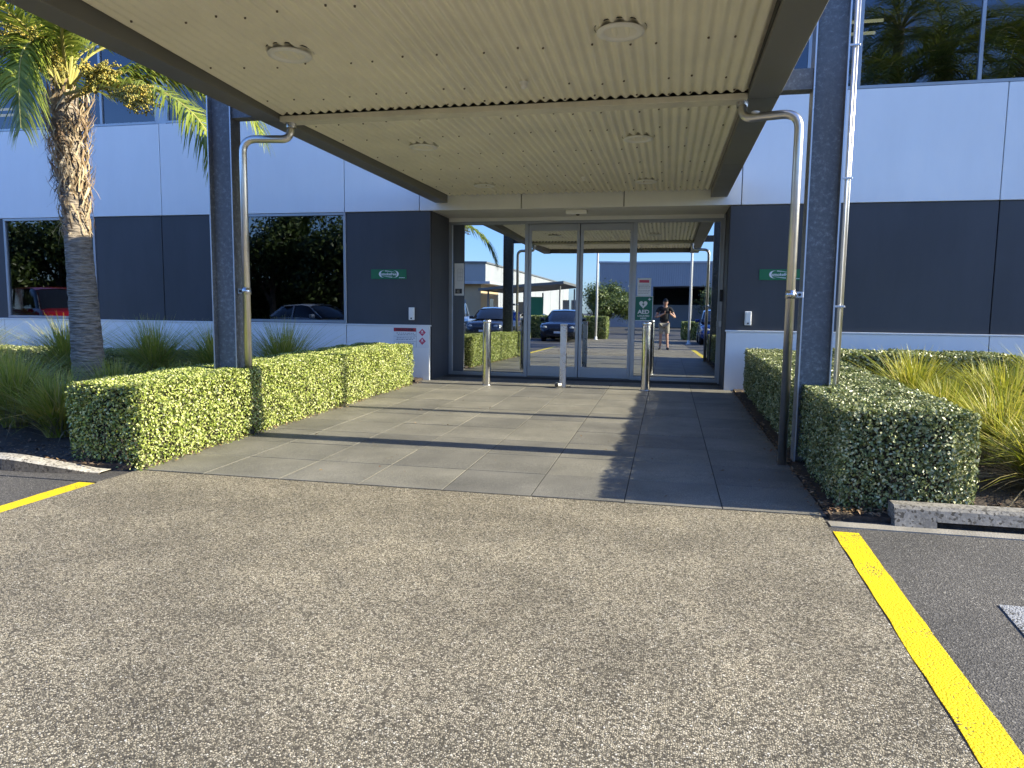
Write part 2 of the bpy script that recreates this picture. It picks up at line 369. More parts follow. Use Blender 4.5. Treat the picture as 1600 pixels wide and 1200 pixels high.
def wall_mat(name, col, rough=.55, grime=.12):
    m, N, L, P = newmat(name)
    geo = nd(N, 'ShaderNodeNewGeometry'); oi = nd(N, 'ShaderNodeObjectInfo')
    mp = nd(N, 'ShaderNodeMapping'); mp.inputs['Scale'].default_value = (2.6, 2.6, .5); L.new(geo.outputs['Position'], mp.inputs[0])
    n1 = nd(N, 'ShaderNodeTexNoise'); n1.inputs['Scale'].default_value = 1.0; n1.inputs['Detail'].default_value = 7; n1.inputs['Roughness'].default_value = .7; L.new(mp.outputs[0], n1.inputs['Vector'])
    n2 = nd(N, 'ShaderNodeTexNoise'); n2.inputs['Scale'].default_value = .7; n2.inputs['Detail'].default_value = 5; L.new(geo.outputs['Position'], n2.inputs['Vector'])
    ad = nd(N, 'ShaderNodeMath', operation='MULTIPLY'); L.new(n1.outputs['Fac'], ad.inputs[0]); L.new(n2.outputs['Fac'], ad.inputs[1])
    r = ramp(N, [(.16, tuple(c*(1-grime) for c in col)), (.34, col)]); L.new(ad.outputs[0], r.inputs[0])
    rr = ramp(N, [(0, (.965, .965, .97)), (1, (1.03, 1.03, 1.03))]); L.new(oi.outputs['Random'], rr.inputs[0])
    mu = nd(N, 'ShaderNodeMix', data_type='RGBA', blend_type='MULTIPLY'); mu.inputs[0].default_value = 1; L.new(r.outputs[0], mu.inputs[6]); L.new(rr.outputs[0], mu.inputs[7])
    L.new(mu.outputs[2], P.inputs['Base Color'])
    P.inputs['Roughness'].default_value = rough
    n3 = nd(N, 'ShaderNodeTexNoise'); n3.inputs['Scale'].default_value = 3; n3.inputs['Detail'].default_value = 2; L.new(geo.outputs['Position'], n3.inputs['Vector'])
    bp = nd(N, 'ShaderNodeBump'); bp.inputs['Strength'].default_value = .12; bp.inputs['Distance'].default_value = .02; L.new(n3.outputs['Fac'], bp.inputs['Height']); L.new(bp.outputs[0], P.inputs['Normal'])
    return m
M = {}
M['agg'] = aggregate_mat(); M['asphalt'] = asphalt_mat(); M['tile'] = tile_mat()
M['yellow'] = paint_mat('yellow_road_paint', (.90, .66, .006)); M['whitepaint'] = paint_mat('white_road_paint', (.36, .37, .39), .44)
M['concrete'] = pitted_concrete('kerb_concrete', (.24, .225, .20)); M['kerb_dirt_shade'] = pitted_concrete('dirty_shaded_kerb_concrete', (.085, .075, .063)); M['kerb_sunlit'] = pitted_concrete('sunlit_kerb_top', (.42, .39, .34))  # left kerb: shade on its dirty face and sun on its top are painted in
M['strip'] = mat('smooth_concrete', (.27, .25, .215), .8, var=.22, vs_=6, bump=.4, bs=90)
M['soil'] = mat('bark_soil', (.05, .036, .026), .95, var=.6, vs_=25, bump=1, bs=45)
M['grout'] = mat('tile_grout', (.035, .033, .03), .9, var=.3, vs_=8)
M['white'] = wall_mat('white_wall_paint', (.86, .86, .85), .5, .05)
M['dark'] = wall_mat('charcoal_wall_paint', (.048, .050, .056), .6, -.22)
M['joint'] = mat('joint_sealant', (.16, .17, .19), .7)
M['alu'] = mat('anodised_aluminium', (.36, .38, .41), .38, .55, var=.05)
M['aludark'] = mat('bronze_grey_frame', (.17, .175, .185), .42, .4, var=.06)
M['glass'] = glass_mat('door_glass', .60, .12, (.88, .94, 1.0))
M['glasswin'] = glass_mat('window_glass', .10, .22, (.86, .92, 1.0))
M['interior'] = mat('dark_interior', (.035, .037, .042), .9)
M['sheet'] = mat('cream_roof_sheet', (.87, .83, .69), .5, var=.07, vs_=1.6)
M['beam'] = mat('grey_fascia_metal', (.19, .19, .18), .5, .15, var=.1, vs_=1)
M['gutter'] = mat('cream_gutter', (.72, .68, .56), .5, var=.14, vs_=5)
M['column'] = galv_mat()
M['steeledge'] = mat('bare_steel_edge', (.55, .57, .6), .35, .6)
M['stainless'] = mat('stainless_steel', (.68, .66, .62), .33, 1.0, var=.05, vs_=9, rvar=.05)
M['polished'] = mat('polished_steel', (.64, .63, .61), .15, 1.0, var=.05, vs_=9, rvar=.05)
M['stainless2'] = mat('brushed_steel', (.56, .56, .57), .3, 1.0, var=.05, vs_=9)
M['plastic'] = mat('white_plastic', (.86, .85, .81), .4, var=.03)
M['diffuser'] = mat('opal_diffuser', (.82, .79, .7), .5, var=.02)
M['black'] = mat('black_rubber', (.02, .02, .022), .5)
M['screw'] = mat('screw_head', (.12, .09, .06), .6)
M['signgreen'] = mat('sign_green', (.012, .16, .06), .45, var=.06)
M['aedgreen'] = mat('aed_green', (.008, .15, .10), .4, var=.05)
M['signwhite'] = mat('sign_white', (.78, .79, .8), .45, var=.03)
M['signred'] = mat('sign_red', (.42, .025, .045), .45, var=.05)
M['signpink'] = mat('sign_pink', (.55, .06, .12), .45, var=.05)
M['signblue'] = mat('sign_blue', (.01, .10, .42), .45, var=.05)
M['ink'] = mat('black_ink', (.03, .03, .04), .5)
M['greyink'] = mat('grey_ink', (.25, .26, .3), .5)
M['tubelight'] = mat('fluorescent_tube', (1.0, .84, .5), .4, emit=2.2)
# ------------------------------------------------------------------ ground
def sheet(name, poly, h, m, kind='structure', thick=0.0):
    """polygon laid on the sloping ground, h above it"""
    bm = B()
    top = [bm.verts.new((x, y, gz(y)+h)) for x, y in poly]
    bm.faces.new(top)
    if thick:
        lo = [bm.verts.new((x, y, gz(y)+h-thick)) for x, y in poly]
        n = len(poly)
        for k in range(n): bm.faces.new((top[k], lo[k], lo[(k+1) % n], top[(k+1) % n]))
    bmesh.ops.recalc_face_normals(bm, faces=bm.faces[:])
    o = mk(name, bm, m)
    if o.data.polygons[0].normal.z < 0: o.data.flip_normals()
    return tag(o, kind=kind)
def ground():
    bm = B()
    ys = [-400, -15, 13, 60, 400]; xs = [-400, 400]
    rows = []
    for y in ys:
        rows.append([bm.verts.new((x, y, gz(min(y, 13)) )) for x in xs])
    for a, b in zip(rows[:-1], rows[1:]): bm.faces.new((a[0], a[1], b[1], b[0]))
    o = mk('car_park', bm, M['asphalt']); tag(o, kind='structure'); return o
ground()
PX0, PX1 = -3.93, 0.96
sheet('path', [(PX0, -12), (.53, -12), (PX1+.01, 4.35), (PX1+.02, 4.632), (PX0, 4.632)], .012, M['agg'], thick=.05)
# dished concrete channel strips in front of the kerbs
sheet('channel_strip', [(PX1+.035, 4.455), (16, 4.455), (16, 4.56), (PX1+.035, 4.56)], .007, M['strip'], thick=.03)
sheet('channel_strip', [(-22, 4.26), (PX0-.03, 4.26), (PX0-.03, 4.38), (-22, 4.38)], .007, M['asphalt'], thick=.03)
# painted lines
def paintline(poly, label, m, cat='line'):
    o = sheet('painted_line', poly, .0045, m, kind=None, thick=.004); return tag(o, label, cat)
def ragged(x0, x1, y0, y1, n=46, amp=.006):
    L_ = [(x0+random.uniform(-amp, amp), y0+(y1-y0)*i/n) for i in range(n+1)]
    R_ = [(x1+random.uniform(-amp, amp)*.5, y0+(y1-y0)*i/n) for i in range(n+1)]
    return L_ + R_[::-1]
paintline([(x+.045*(y-4.35)*.6, y) for x, y in ragged(.985, 1.122, -1.2, 4.36)], 'yellow painted line on the asphalt right of the pebbled path', M['yellow'])
paintline(ragged(-4.085, -3.938, -1.2, 4.24), 'yellow painted line along the left edge of the pebbled path', M['yellow'])
paintline([(1.475, 3.43), (1.44, 3.08), (1.46, 2.45), (2.45, 2.45), (2.45, 3.43)], 'worn white painted square on the asphalt by the right kerb', M['whitepaint'], 'marking')
for k, (x, lab) in enumerate([(-6.0, 'white bay line left of the dark sedan behind the camera'), (-3.55, 'white bay line right of the dark sedan behind the camera')]):
    paintline([(x-.05, -10.8), (x+.05, -10.8), (x+.05, -6.2), (x-.05, -6.2)], lab, M['whitepaint'])
# tiled forecourt: every tile is its own slab on a grout bed
pav = sheet('paving', [(-3.995, 4.636), (1.015, 4.636), (1.015, 12.5), (-3.995, 12.5)], .0128, M['grout'], thick=.05)
tx0, tp, ty0, tq = -3.99, .625, 4.64, .63
tb = box(B(), -tp/2+.004, tp/2-.004, -tq/2+.0045, tq/2-.0045, -.02, 0, .001)
tme = bpy.data.meshes.new('tile'); tb.to_mesh(tme); tb.free(); tme.materials.append(M['tile'])
for j in range(12):
    for i in range(8):
        y = ty0+tq*(j+.5)
        me = tme; yy = y
        if j == 11:                           # cut row at the threshold
            b2 = box(B(), -tp/2+.003, tp/2-.003, -tq/2+.003, tq/2-.24, -.02, 0, .001)
            if i == 0:
                tcut = bpy.data.meshes.new('tile_cut'); b2.to_mesh(tcut); tcut.materials.append(M['tile'])
            b2.free(); me = tcut
        t = bpy.data.objects.new('tile', me); link(t)
        t.location = (tx0+tp*(i+.5), yy, gz(yy)+.016+random.uniform(-.0012, .0012))
        t.rotation_euler = (math.atan(SL)+random.uniform(-.0012, .0012), random.uniform(-.0012, .0012), 0)
        t.parent = pav
# planting beds
sheet('garden_bed', [(-22, 4.52), (-4.75, 4.52), (-4.0, 4.645), (-4.0, 11.4), (-22, 11.4)], .05, M['soil'], thick=.1)
sheet('garden_bed', [(1.02, 4.6), (1.34, 4.62), (16, 4.75), (16, 11.4), (1.02, 11.4)], .035, M['soil'], thick=.1)
# kerbs
def kerb(name, poly_fn, x0, x1, label, n=14, slot=None, m=None):
    """profile swept along x; poly_fn(x) -> list of (y,z) around"""
    bm = B(); rings = []
    for i in range(n+1):
        x = x0+(x1-x0)*i/n
        rings.append([bm.verts.new((x+random.uniform(-.002, .002)*(0 < i < n), y, z)) for y, z in poly_fn(x)])
    k = len(rings[0])
    for a, b in zip(rings[:-1], rings[1:]):
        for j in range(k): bm.faces.new((a[j], a[(j+1) % k], b[(j+1) % k], b[j]))
    bm.faces.new(rings[0]); bm.faces.new(rings[-1][::-1])
    bmesh.ops.recalc_face_normals(bm, faces=bm.faces[:])
    return tag(mk(name, bm, m or M['concrete']), label, 'kerb', 'concrete kerbs along the planting beds')
g0 = gz(4.5)
def prof_r(x):
    h = .128; y0 = 4.545
    return [(y0, g0+.0), (y0+.03, g0+h-.02), (y0+.05, g0+h), (y0+.155, g0+h), (y0+.165, g0)]
def prof_r2(x):
    h = .128; y0 = 4.545
    return [(y0+.012, g0+.045), (y0+.03, g0+h-.02), (y0+.05, g0+h), (y0+.155, g0+h), (y0+.165, g0+.045)]
ka = kerb('kerb', prof_r, 1.37, 1.60, 'rough grey concrete kerb with a drain slot under it, right bed')
kb = kerb('kerb_beam', prof_r2, 1.60, 16.0, None, 60); 
for k_ in ('label', 'category', 'group'):
    if k_ in kb: del kb[k_]
setp(kb, ka)
def prof_l(x):
    h = .105 if x < -4.86 else max(.012, .105*(1-(x+4.86)/.72)); y0 = 4.385+max(0, (x+4.86))*.12
    return [(y0, g0), (y0+.012, g0+h*.85), (y0+.03, g0+h), (y0+.13, g0+h), (y0+.14, g0)]
kl = kerb('kerb', prof_l, -22, -4.14, 'low concrete kerb ramping down to the path, left bed', 160, None, M['kerb_dirt_shade'])
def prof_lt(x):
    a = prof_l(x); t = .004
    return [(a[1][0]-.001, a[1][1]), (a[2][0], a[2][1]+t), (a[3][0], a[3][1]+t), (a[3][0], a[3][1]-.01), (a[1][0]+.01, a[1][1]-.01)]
kt = kerb('kerb_lit_cap', prof_lt, -22, -4.14, None, 160, None, M['kerb_sunlit'])  # thin pale cap, its colour stands in for sun on the kerb top
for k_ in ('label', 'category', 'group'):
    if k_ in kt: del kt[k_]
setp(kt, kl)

# ------------------------------------------------------------------ office building
bld = empty('office_building', (-1.5, YW, 0), 'two storey office block with white panels and a charcoal window band', 'building')
ZB0, ZB1, ZD1, ZU, ZT = -.3, .92, 2.80, 4.41, 8.2
bxo('backing_wall', -22, -3.90, YW+.06, YW+.3, ZB0, .93, M['joint'], bld)
bxo('backing_wall', .90, 14, YW+.06, YW+.3, ZB0, .93, M['joint'], bld)
bxo('backing_wall', -22, 14, YW+.06, YW+.3, 2.82, 4.37, M['joint'], bld)
GAP = .007
def panel_row(xs, z0, z1, y, m, name='wall_panel', th=.055, bev=.004):
    for a, b in zip(xs[:-1], xs[1:]):
        bxo(name, a+GAP, b-GAP, y, y+th, z0, z1, m, bld, bev)
# base course
panel_row([-22, -19.5, -15.98, -12.45, -8.93, -5.37, -3.87], ZB0, ZB1-.02, YW, M['white'], 'base_panel')
panel_row([.875, 4.48, 8.0, 11.5, 14], ZB0, ZB1-.02, YW, M['white'], 'base_panel')
for x0, x1 in ((-22, -3.86), (.865, 14)):
    bxo('ledge', x0, x1, YW-.012, YW+.06, ZB1-.018, ZB1+.006, M['white'], bld, .003)
# upper white band
panel_row([-22, -19.5, -15.98, -12.45, -10.38, -8.9, -5.38, -4.05, -2.34, -.72, 1.02, 4.47, 8.0, 11.5, 14], ZD1, ZU-.025, YW, M['white'], 'spandrel_panel')
# charcoal band, with the two window openings
YDK = YW+.022
W1 = (-12.36, -10.34); W2 = (-7.5, -5.37)
panel_row([-22, -19.5, -15.98, W1[0]], ZB1+.008, ZD1-.004, YDK, M['dark'], 'charcoal_panel', .05)
panel_row([W1[1], -8.93, W2[0]], ZB1+.008, ZD1-.004, YDK, M['dark'], 'charcoal_panel', .05)
panel_row([W2[1], -3.86], ZB1+.008, ZD1-.004, YDK, M['dark'], 'charcoal_panel', .05)
panel_row([.865, 4.48, 8.0, 11.5, 14], ZB1+.008, ZD1-.004, YDK, M['dark'], 'charcoal_panel', .05)
for a, b in ((-22, W1[0]-.002), (W1[1]+.002, W2[0]-.002), (W2[1]+.002, -3.88), (.885, 14)):
    bxo('backing_wall', a, b, YW+.075, YW+.3, .931, 2.819, M['dark'], bld)
# dark interior volume behind the glass
def interior():
    bm = B()
    def q(pts): bm.faces.new([bm.verts.new(p) for p in pts])
    x0, x1, y0, y1 = -22, 14, YW+.31, 18.0
    for z0, z1 in ((-.02, 3.1), (3.3, 7.6)):
        q([(x0, y1, z0), (x1, y1, z0), (x1, y1, z1), (x0, y1, z1)])
        q([(x0, y0, z0), (x1, y0, z0), (x1, y1, z0), (x0, y1, z0)])
        q([(x0, y0, z1), (x0, y1, z1), (x1, y1, z1), (x1, y0, z1)])
        q([(x0, y0, z0), (x0, y1, z0), (x0, y1, z1), (x0, y0, z1)])
        q([(x1, y0, z0), (x1, y0, z1), (x1, y1, z1), (x1, y1, z0)])
    return mk('interior_shell', bm, M['interior'], bld)
interior()
bxo('roof_slab', -22.2, 14.2, YW-.1, 19, ZT, ZT+.25, M['white'], bld)
bxo('side_wall', -22.1, -22.003, YW+.0, 18.2, -.3, ZT-.003, M['white'], bld)
bxo('side_wall', 14.003, 14.1, YW+.0, 18.2, -.3, ZT-.003, M['white'], bld)
panel_row([-22, -15.98, -8.9, -2.34, 4.47, 14], 6.75, ZT-.003, YW, M['white'], 'parapet_panel', .2)
# windows
def window(x0, x1, z0, z1, mull, y, mf=M['alu'], fw=.045, glass=M['glasswin'], label=None):
    w = bpy.data.objects.new('window', None); link(w); w.location = (x0, y, z0); setp(w, bld)
    bm = B()
    f0, f1 = y-.004, y+.07
    box(bm, x0, x1, f0, f1, z0, z0+fw, .003); box(bm, x0, x1, f0, f1, z1-fw, z1, .003)
    box(bm, x0, x0+fw, f0+.002, f1-.002, z0+fw, z1-fw, .003); box(bm, x1-fw, x1, f0+.002, f1-.002, z0+fw, z1-fw, .003)
    mk('window_frame', bm, mf, w)
    xs = [x0+fw] + list(mull) + [x1-fw]
    for mx_ in mull: bxo('mullion', mx_-fw*.5, mx_+fw*.5, f0+.003, f1-.004, z0+fw, z1-fw, mf, w, .003)
    for a, b in zip(xs[:-1], xs[1:]):
        a2 = a+(fw*.5 if a in mull else 0); b2 = b-(fw*.5 if b in mull else 0)
        bxo('pane', a2, b2, y+.03, y+.036, z0+fw, z1-fw, glass, w)
    return w
window(W1[0], W1[1], .935, 2.795, [], YW+.012)
window(W2[0], W2[1], .935, 2.795, [], YW+.012)
zt = 6.75
window(-22, -8.93, ZU-.02, zt, [-20.4, -18.7, -17, -15.3, -13.55, -11.80, -10.08], YW+.005)
window(-8.75, -3.2, ZU-.02, zt, [-7.0, -5.2], YW+.005)
window(-3.1, 1.9, ZU-.02, zt, [-1.4, .3], YW+.005)
bxo('pier', -8.93, -8.75, YW+.003, YW+.2, ZU-.024, zt-.003, M['alu'], bld); bxo('pier', -3.2, -3.1, YW+.003, YW+.2, ZU-.024, zt-.003, M['alu'], bld); bxo('pier', 1.9, 2.0, YW+.003, YW+.2, ZU-.024, zt-.003, M['alu'], bld)
window(2.0, 14, ZU-.02, zt, [2.55, 4.10, 5.8, 7.5, 9.2, 10.9, 12.6], YW+.005)
# lit fluorescent fittings upstairs
for x0, x1, z in ((1.5, 3.48, 6.27), (1.5, 3.36, 6.07), (-16.2, -14.76, 5.62), (-15.3, -14.37, 5.49)):
    b = tube(B(), [(x0, 14, z), (x1, 14, z)], .028, 8); mk('ceiling_lamp', b, M['tubelight'], bld)
# ---- door recess
XL, XR = -3.86, .865
bxo('reveal', XL-.06, XL, YW+.078, YD+.02, -.3, ZD1-.002, M['dark'], bld, 0)
bxo('reveal', XR, XR+.06, YW+.078, YD+.02, -.3, ZD1-.002, M['dark'], bld, 0)
bxo('soffit', XL-.03, XR+.03, YW+.06, YD+.1, ZD1+.003, ZD1+.018, M['white'], bld)
bxo('head_panel', XL+.002, XR-.002, YD-.03, YD+.03, 2.735, ZD1+.001, M['white'], bld, .003)
bxo('threshold', XL+.002, XR-.002, YD-.045, YD+.08, -.02, .022, M['aludark'], bld, .003)
bxo('reveal_channel', XR-.03, XR-.004, YD-.28, YD-.245, 0.02, 2.77, M['alu'], bld, .003)
bxo('lock_box', XR-.055, XR-.006, YD-.34, YD-.29, 1.37, 1.56, M['black'], bld, .004)
bxo('lock_box', XR-.05, XR-.006, YD-.34, YD-.30, .96, 1.05, M['steeledge'], bld, .004)
ent = bpy.data.objects.new('entrance_door', None); link(ent); ent.location = (-1.5, YD, 0); setp(ent, bld)
zf0, zf1 = .022, 2.735
def frame_member(x0, x1, z0, z1, y0=YD-.035, y1=YD+.035, m=M['alu'], nm='door_frame'):
    bxo(nm, x0, x1, y0, y1, z0, z1, m, ent, .003)
frame_member(XL, XL+.065, zf0, zf1); frame_member(XR-.06, XR, zf0, zf1)
frame_member(XL+.065, XR-.06, zf1-.05, zf1)
frame_member(-2.475, -2.415, zf0, zf1-.05); frame_member(-.61, -.545, zf0, zf1-.05)
frame_member(XL+.065, -2.475, zf0, .075); frame_member(-.545, XR-.06, zf0, .075)
bxo('pane', XL+.065, -2.475, YD-.003, YD+.005, .075, zf1-.05, M['glass'], ent)
bxo('pane', -.545, XR-.06, YD-.003, YD+.005, .075, zf1-.05, M['glass'], ent)
for x0, x1 in ((-2.413, -1.518), (-1.506, -.612)):
    y0, y1 = YD-.002, YD+.04
    frame_member(x0, x0+.05, .03, zf1-.053, y0, y1, nm='sliding_door_stile'); frame_member(x1-.05, x1, .03, zf1-.053, y0, y1, nm='sliding_door_stile')
    frame_member(x0+.05, x1-.05, .03, .215, y0, y1, nm='sliding_door_rail'); frame_member(x0+.05, x1-.05, zf1-.17, zf1-.053, y0, y1, nm='sliding_door_rail')
    bxo('pane', x0+.05, x1-.05, YD+.014, YD+.022, .215, zf1-.17, M['glass'], ent)
# motion sensor over the doors
sn = empty('door_sensor', (-1.48, YW+.3, 2.76), 'small white motion sensor above the sliding doors', 'sensor')
bxo('sensor_body', -1.66, -1.32, YW+.24, YW+.36, 2.735, 2.801, M['plastic'], sn, .012, 2)
b = lathe(B(), [(0, 2.715), (.025, 2.72), (.035, 2.737)], 14, (-1.47, YW+.29)); mk('sensor_eye', b, M['black'], sn, True)

# ------------------------------------------------------------------ canopy
can = empty('entrance_canopy', (-1.5, 6.2, 0), 'flat entrance canopy with cream corrugated soffit on dark steel columns', 'canopy')
CX0, CX1, CYF, CYB = -3.56, .57, 3.0, 11.33
def corr(y0, y1, za, zb, nm):
    n = 49; wl_ = (CX1-CX0)/n; sp = 10
    xs = np.linspace(CX0, CX0+n*wl_, n*sp+1); ny = 9
    ph = np.arange(n*sp+1)/sp*2*np.pi
    prof = .0125*np.cos(ph)
    V = []; 
    for j in range(ny):
        t = j/(ny-1)
        V.append(np.stack([xs, np.full_like(xs, y0+(y1-y0)*t), za+(zb-za)*t+prof+.0125], 1))
    V = np.concatenate(V); nx = len(xs); F = []
    i = np.arange(nx-1)
    for j in range(ny-1):
        F.append(np.stack([j*nx+i, (j+1)*nx+i, (j+1)*nx+i+1, j*nx+i+1], 1))
    F = np.concatenate(F)
    o = npmesh(nm, V, F, M['sheet'], can, True); return o
ZF0, ZF1 = 3.045, 2.945          # front sheet, front edge -> gutter
ZR0, ZR1 = 2.955, 3.02           # rear sheet, gutter -> wall
corr(CYF+.1, 6.16, ZF0, ZF1, 'corrugated_soffit'); corr(6.33, CYB-.01, ZR0, ZR1, 'corrugated_soffit')
# box gutter across the middle
bm = B(); box(bm, CX0+.002, CX1-.002, 6.165, 6.325, 2.893, 2.943, .004); mk('box_gutter', bm, M['gutter'], can)
# corrugated foam closer shadow lines are real gaps; a dark void above the sheets
bxo('roof_deck', CX0-.18, CX1+.2, CYF, CYB, 3.12, 3.16, M['beam'], can)
# side beams: inner web, bottom flange, outer fascia
for s, xi, xo in ((-1, CX0, -3.77), (1, CX1, .815)):
    a, b_ = min(xi, xo), max(xi, xo)
    bm = B()
    segs = [CYF, 6.245, 8.9, CYB]
    for y0, y1 in zip(segs[:-1], segs[1:]):
        box(bm, a, b_, y0+.0015, y1-.0015, 2.915, 3.12, .004)
    mk('side_beam', bm, M['beam'], can)
    xf = xo-.006 if s < 0 else xo+.006
    bxo('fascia', min(xf, xf-s*.05), max(xf, xf-s*.05), CYF-.02, CYB, 3.122, 3.24, M['beam'], can, .004)
bxo('front_fascia', CX0-.2, CX1+.24, CYF-.04, CYF+.08, 2.93, 3.24, M['beam'], can, .004)
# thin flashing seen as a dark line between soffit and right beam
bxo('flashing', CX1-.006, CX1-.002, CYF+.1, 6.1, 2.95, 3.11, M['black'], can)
# soffit screws
V = []; F = []
def screw(x, y, z):
    n0 = len(V)
    for k in range(6):
        a = k*math.pi/3; V.append((x+.0075*math.cos(a), y+.0075*math.sin(a), z-.006))
    V.append((x, y, z-.009))
    for k in range(6):
        a = k*math.pi/3; V.append((x+.0085*math.cos(a), y+.0085*math.sin(a), z+.004))
    for k in range(6):
        F.append((n0+k, n0+(k+1) % 6, n0+6, n0+6)); F.append((n0+k, n0+7+k, n0+7+(k+1) % 6, n0+(k+1) % 6))
for y in (3.6, 4.2, 5.02, 5.75, 6.08):
    z = ZF0+(ZF1-ZF0)*(y-CYF)/(6.16-CYF)
    for k in range(1, 48, 3): screw(CX0+.0845*(k+.5)+random.choice((0, 0, .0845)), y+random.uniform(-.05, .05), z)
for y in (6.6, 7.27, 8.15, 9.0, 9.7, 10.4, 11.0):
    z = ZR0+(ZR1-ZR0)*(y-6.33)/(CYB-6.33)
    for k in range(1, 48, 3): screw(CX0+.0845*(k+.5)+random.choice((0, 0, .0845)), y+random.uniform(-.05, .05), z)
Ft = np.array([f for f in F], int)
me = bpy.data.meshes.new('roof_screws'); me.from_pydata(V, [], [tuple(dict.fromkeys(f)) for f in F]); me.materials.append(M['screw'])
o = bpy.data.objects.new('roof_screws', me); link(o); setp(o, can); o['kind'] = 'stuff'
# downlights
def soff_z(y): return ZF0+(ZF1-ZF0)*(y-CYF)/(6.16-CYF) if y < 6.2 else ZR0+(ZR1-ZR0)*(y-6.33)/(CYB-6.33)
for x in (-2.70, -.36):
    for y in (4.84, 7.70, 10.38):
        z = soff_z(y)
        dl = bpy.data.objects.new('downlight', None); link(dl); dl.location = (x, y, z); setp(dl, can)
        b = lathe(B(), [(.105, z-.004), (.118, z-.016), (.152, z-.012), (.155, z-.003), (.15, z+.002)], 36, (x, y)); mk('trim_ring', b, M['plastic'], dl, True)
        b = lathe(B(), [(0, z+.012), (.06, z+.010), (.106, z-.004)], 36, (x, y)); mk('diffuser', b, M['diffuser'], dl, True)
        b = lathe(B(), [(.168, z+.018), (.168, z+.027)], 24, (x, y)); mk('cut_hole', b, M['black'], dl, True)
for x, y in ((-1.16, 5.66), (-1.18, 9.9)):
    z = soff_z(y)
    b = lathe(B(), [(0, z-.052), (.018, z-.048), (.028, z-.03), (.024, z-.012), (.034, z-.01), (.036, z+.003)], 18, (x, y)); mk('smoke_detector', b, M['plastic'], can, True)
# I-section columns
def column(x0, x1, top):
    y0, y1, tf = 6.125, 6.28, .013
    c = bpy.data.objects.new('column', None); link(c); c.location = (x0, 6.2, 0); setp(c, can)
    bm = B()
    box(bm, x0, x0+tf, y0, y1, -.2, top, .002); box(bm, x1-tf, x1, y0, y1, -.2, top, .002)
    mk('flange', bm, M['column'], c)
    bxo('web', x0+tf, x1-tf, 6.19, 6.205, -.2, top-.001, M['column'], c)
    for xa in (x0, x1-tf): bxo('flange_edge', xa+.001, xa+tf-.001, y0-.0025, y0-.0005, -.1, top, M['steeledge'], c)
    bxo('cap_plate', x0-.02, x1+.02, y0-.02, y1+.02, top, top+.015, M['column'], c)
    return c
cl = column(-4.285, -4.035, 4.55); cr = column(1.05, 1.30, 4.55)
for x0, x1 in ((-4.034, -3.772), (.817, 1.049)):
    bm = B(); box(bm, x0, x1, 6.15, 6.163, 2.95, 3.10, .001); box(bm, x0, x1, 6.14, 6.27, 2.938, 2.949, .001); mk('strut', bm, M['column'], can)
# bolt heads on the left column
for z in (1.32, 2.15): b = tube(B(), [(-4.288, 6.2, z), (-4.308, 6.2, z)], .012, 6); mk('bolt', b, M['black'], cl)
# stainless downpipes
def downpipe(pts, name, side):
    d = bpy.data.objects.new('downpipe', None); link(d); d.location = pts[-1]; setp(d, can)
    mk('pipe', tube(B(), bend(pts, .13, 8), .035, 20), M['stainless'], d, True)
    p = Vector(pts[0]); b = lathe(B(), [(.045, p.z-.05), (.047, p.z-.03), (.047, p.z+.02)], 20, (p.x, p.y)); mk('collar', b, M['stainless2'], d, True)
    px, py, _ = pts[-1]
    for z in (1.34,):
        b = lathe(B(), [(.036, z-.032), (.0405, z-.031), (.0405, z+.031), (.036, z+.032)], 20, (px, py)); mk('bracket', b, M['stainless2'], d, True)
        xa, xb = sorted((px+side*.045, px+side*.1)); bxo('bracket_arm', xa, xb, py+.01, py+.05, z-.025, z+.025, M['stainless2'], d, .003)
        b = tube(B(), [(px+side*.07, py+.012, z), (px+side*.07, py-.002, z)], .012, 8); mk('bracket_bolt', b, M['black'], d)
    return d
downpipe([(-3.485, 6.245, 2.90), (-3.485, 6.22, 2.745), (-3.925, 6.14, 2.745), (-3.925, 6.14, -.05)], 'L', -1)
downpipe([(.535, 6.245, 2.90), (.54, 6.2, 2.75), (.955, 6.09, 2.75), (.955, 6.09, -.04)], 'R', 1)
# bird dropping / sealant lump on the right elbow
b = B(); bmesh.ops.create_icosphere(b, subdivisions=2, radius=.04)
for v in b.verts: v.co = Vector((.63+v.co.x*.9, 6.165+v.co.y*.5, 2.787+v.co.z*.35))
mk('sealant_blob', b, M['plastic'], can, True)
# conduits up the right column
cd_ = bpy.data.objects.new('conduit', None); link(cd_); cd_.location = (1.335, 6.15, 0); setp(cd_, can)
mk('conduit_pipe', tube(B(), [(1.335, 6.15, .0), (1.335, 6.15, 4.5)], .012, 10), M['steeledge'], cd_, True)
mk('conduit_pipe', tube(B(), [(1.36, 6.165, .0), (1.36, 6.165, 4.5)], .010, 10), M['stainless'], cd_, True)
for z in (1.25, 2.25, 3.25, 4.1): bxo('clip', 1.301, 1.376, 6.134, 6.15, z-.008, z+.008, M['steeledge'], cd_, .002)
# leaf debris caught in the gutter
V = []; F = []
for cx, w_ in ((-2.35, .12), (-1.1, .1), (.5, .1), (-3.48, .08)):
    for k in range(40):
        x = cx+random.gauss(0, w_*.5); y = 6.163-abs(random.gauss(0, .004)); z = 2.945+abs(random.gauss(0, .006)); s = random.uniform(.006, .014); a = random.uniform(0, 6.28)
        x = min(max(x, CX0+.02), CX1-.02)
        n0 = len(V); V += [(x-s*math.cos(a), y, z-s*.5*math.sin(a)), (x, y-.006, z+.004), (x+s*math.cos(a), y-.002, z+s*.5*math.sin(a))]; F.append((n0, n0+1, n0+2))
o = npmesh('gutter_debris', V, F, M['soil'], can); o['kind'] = 'stuff'

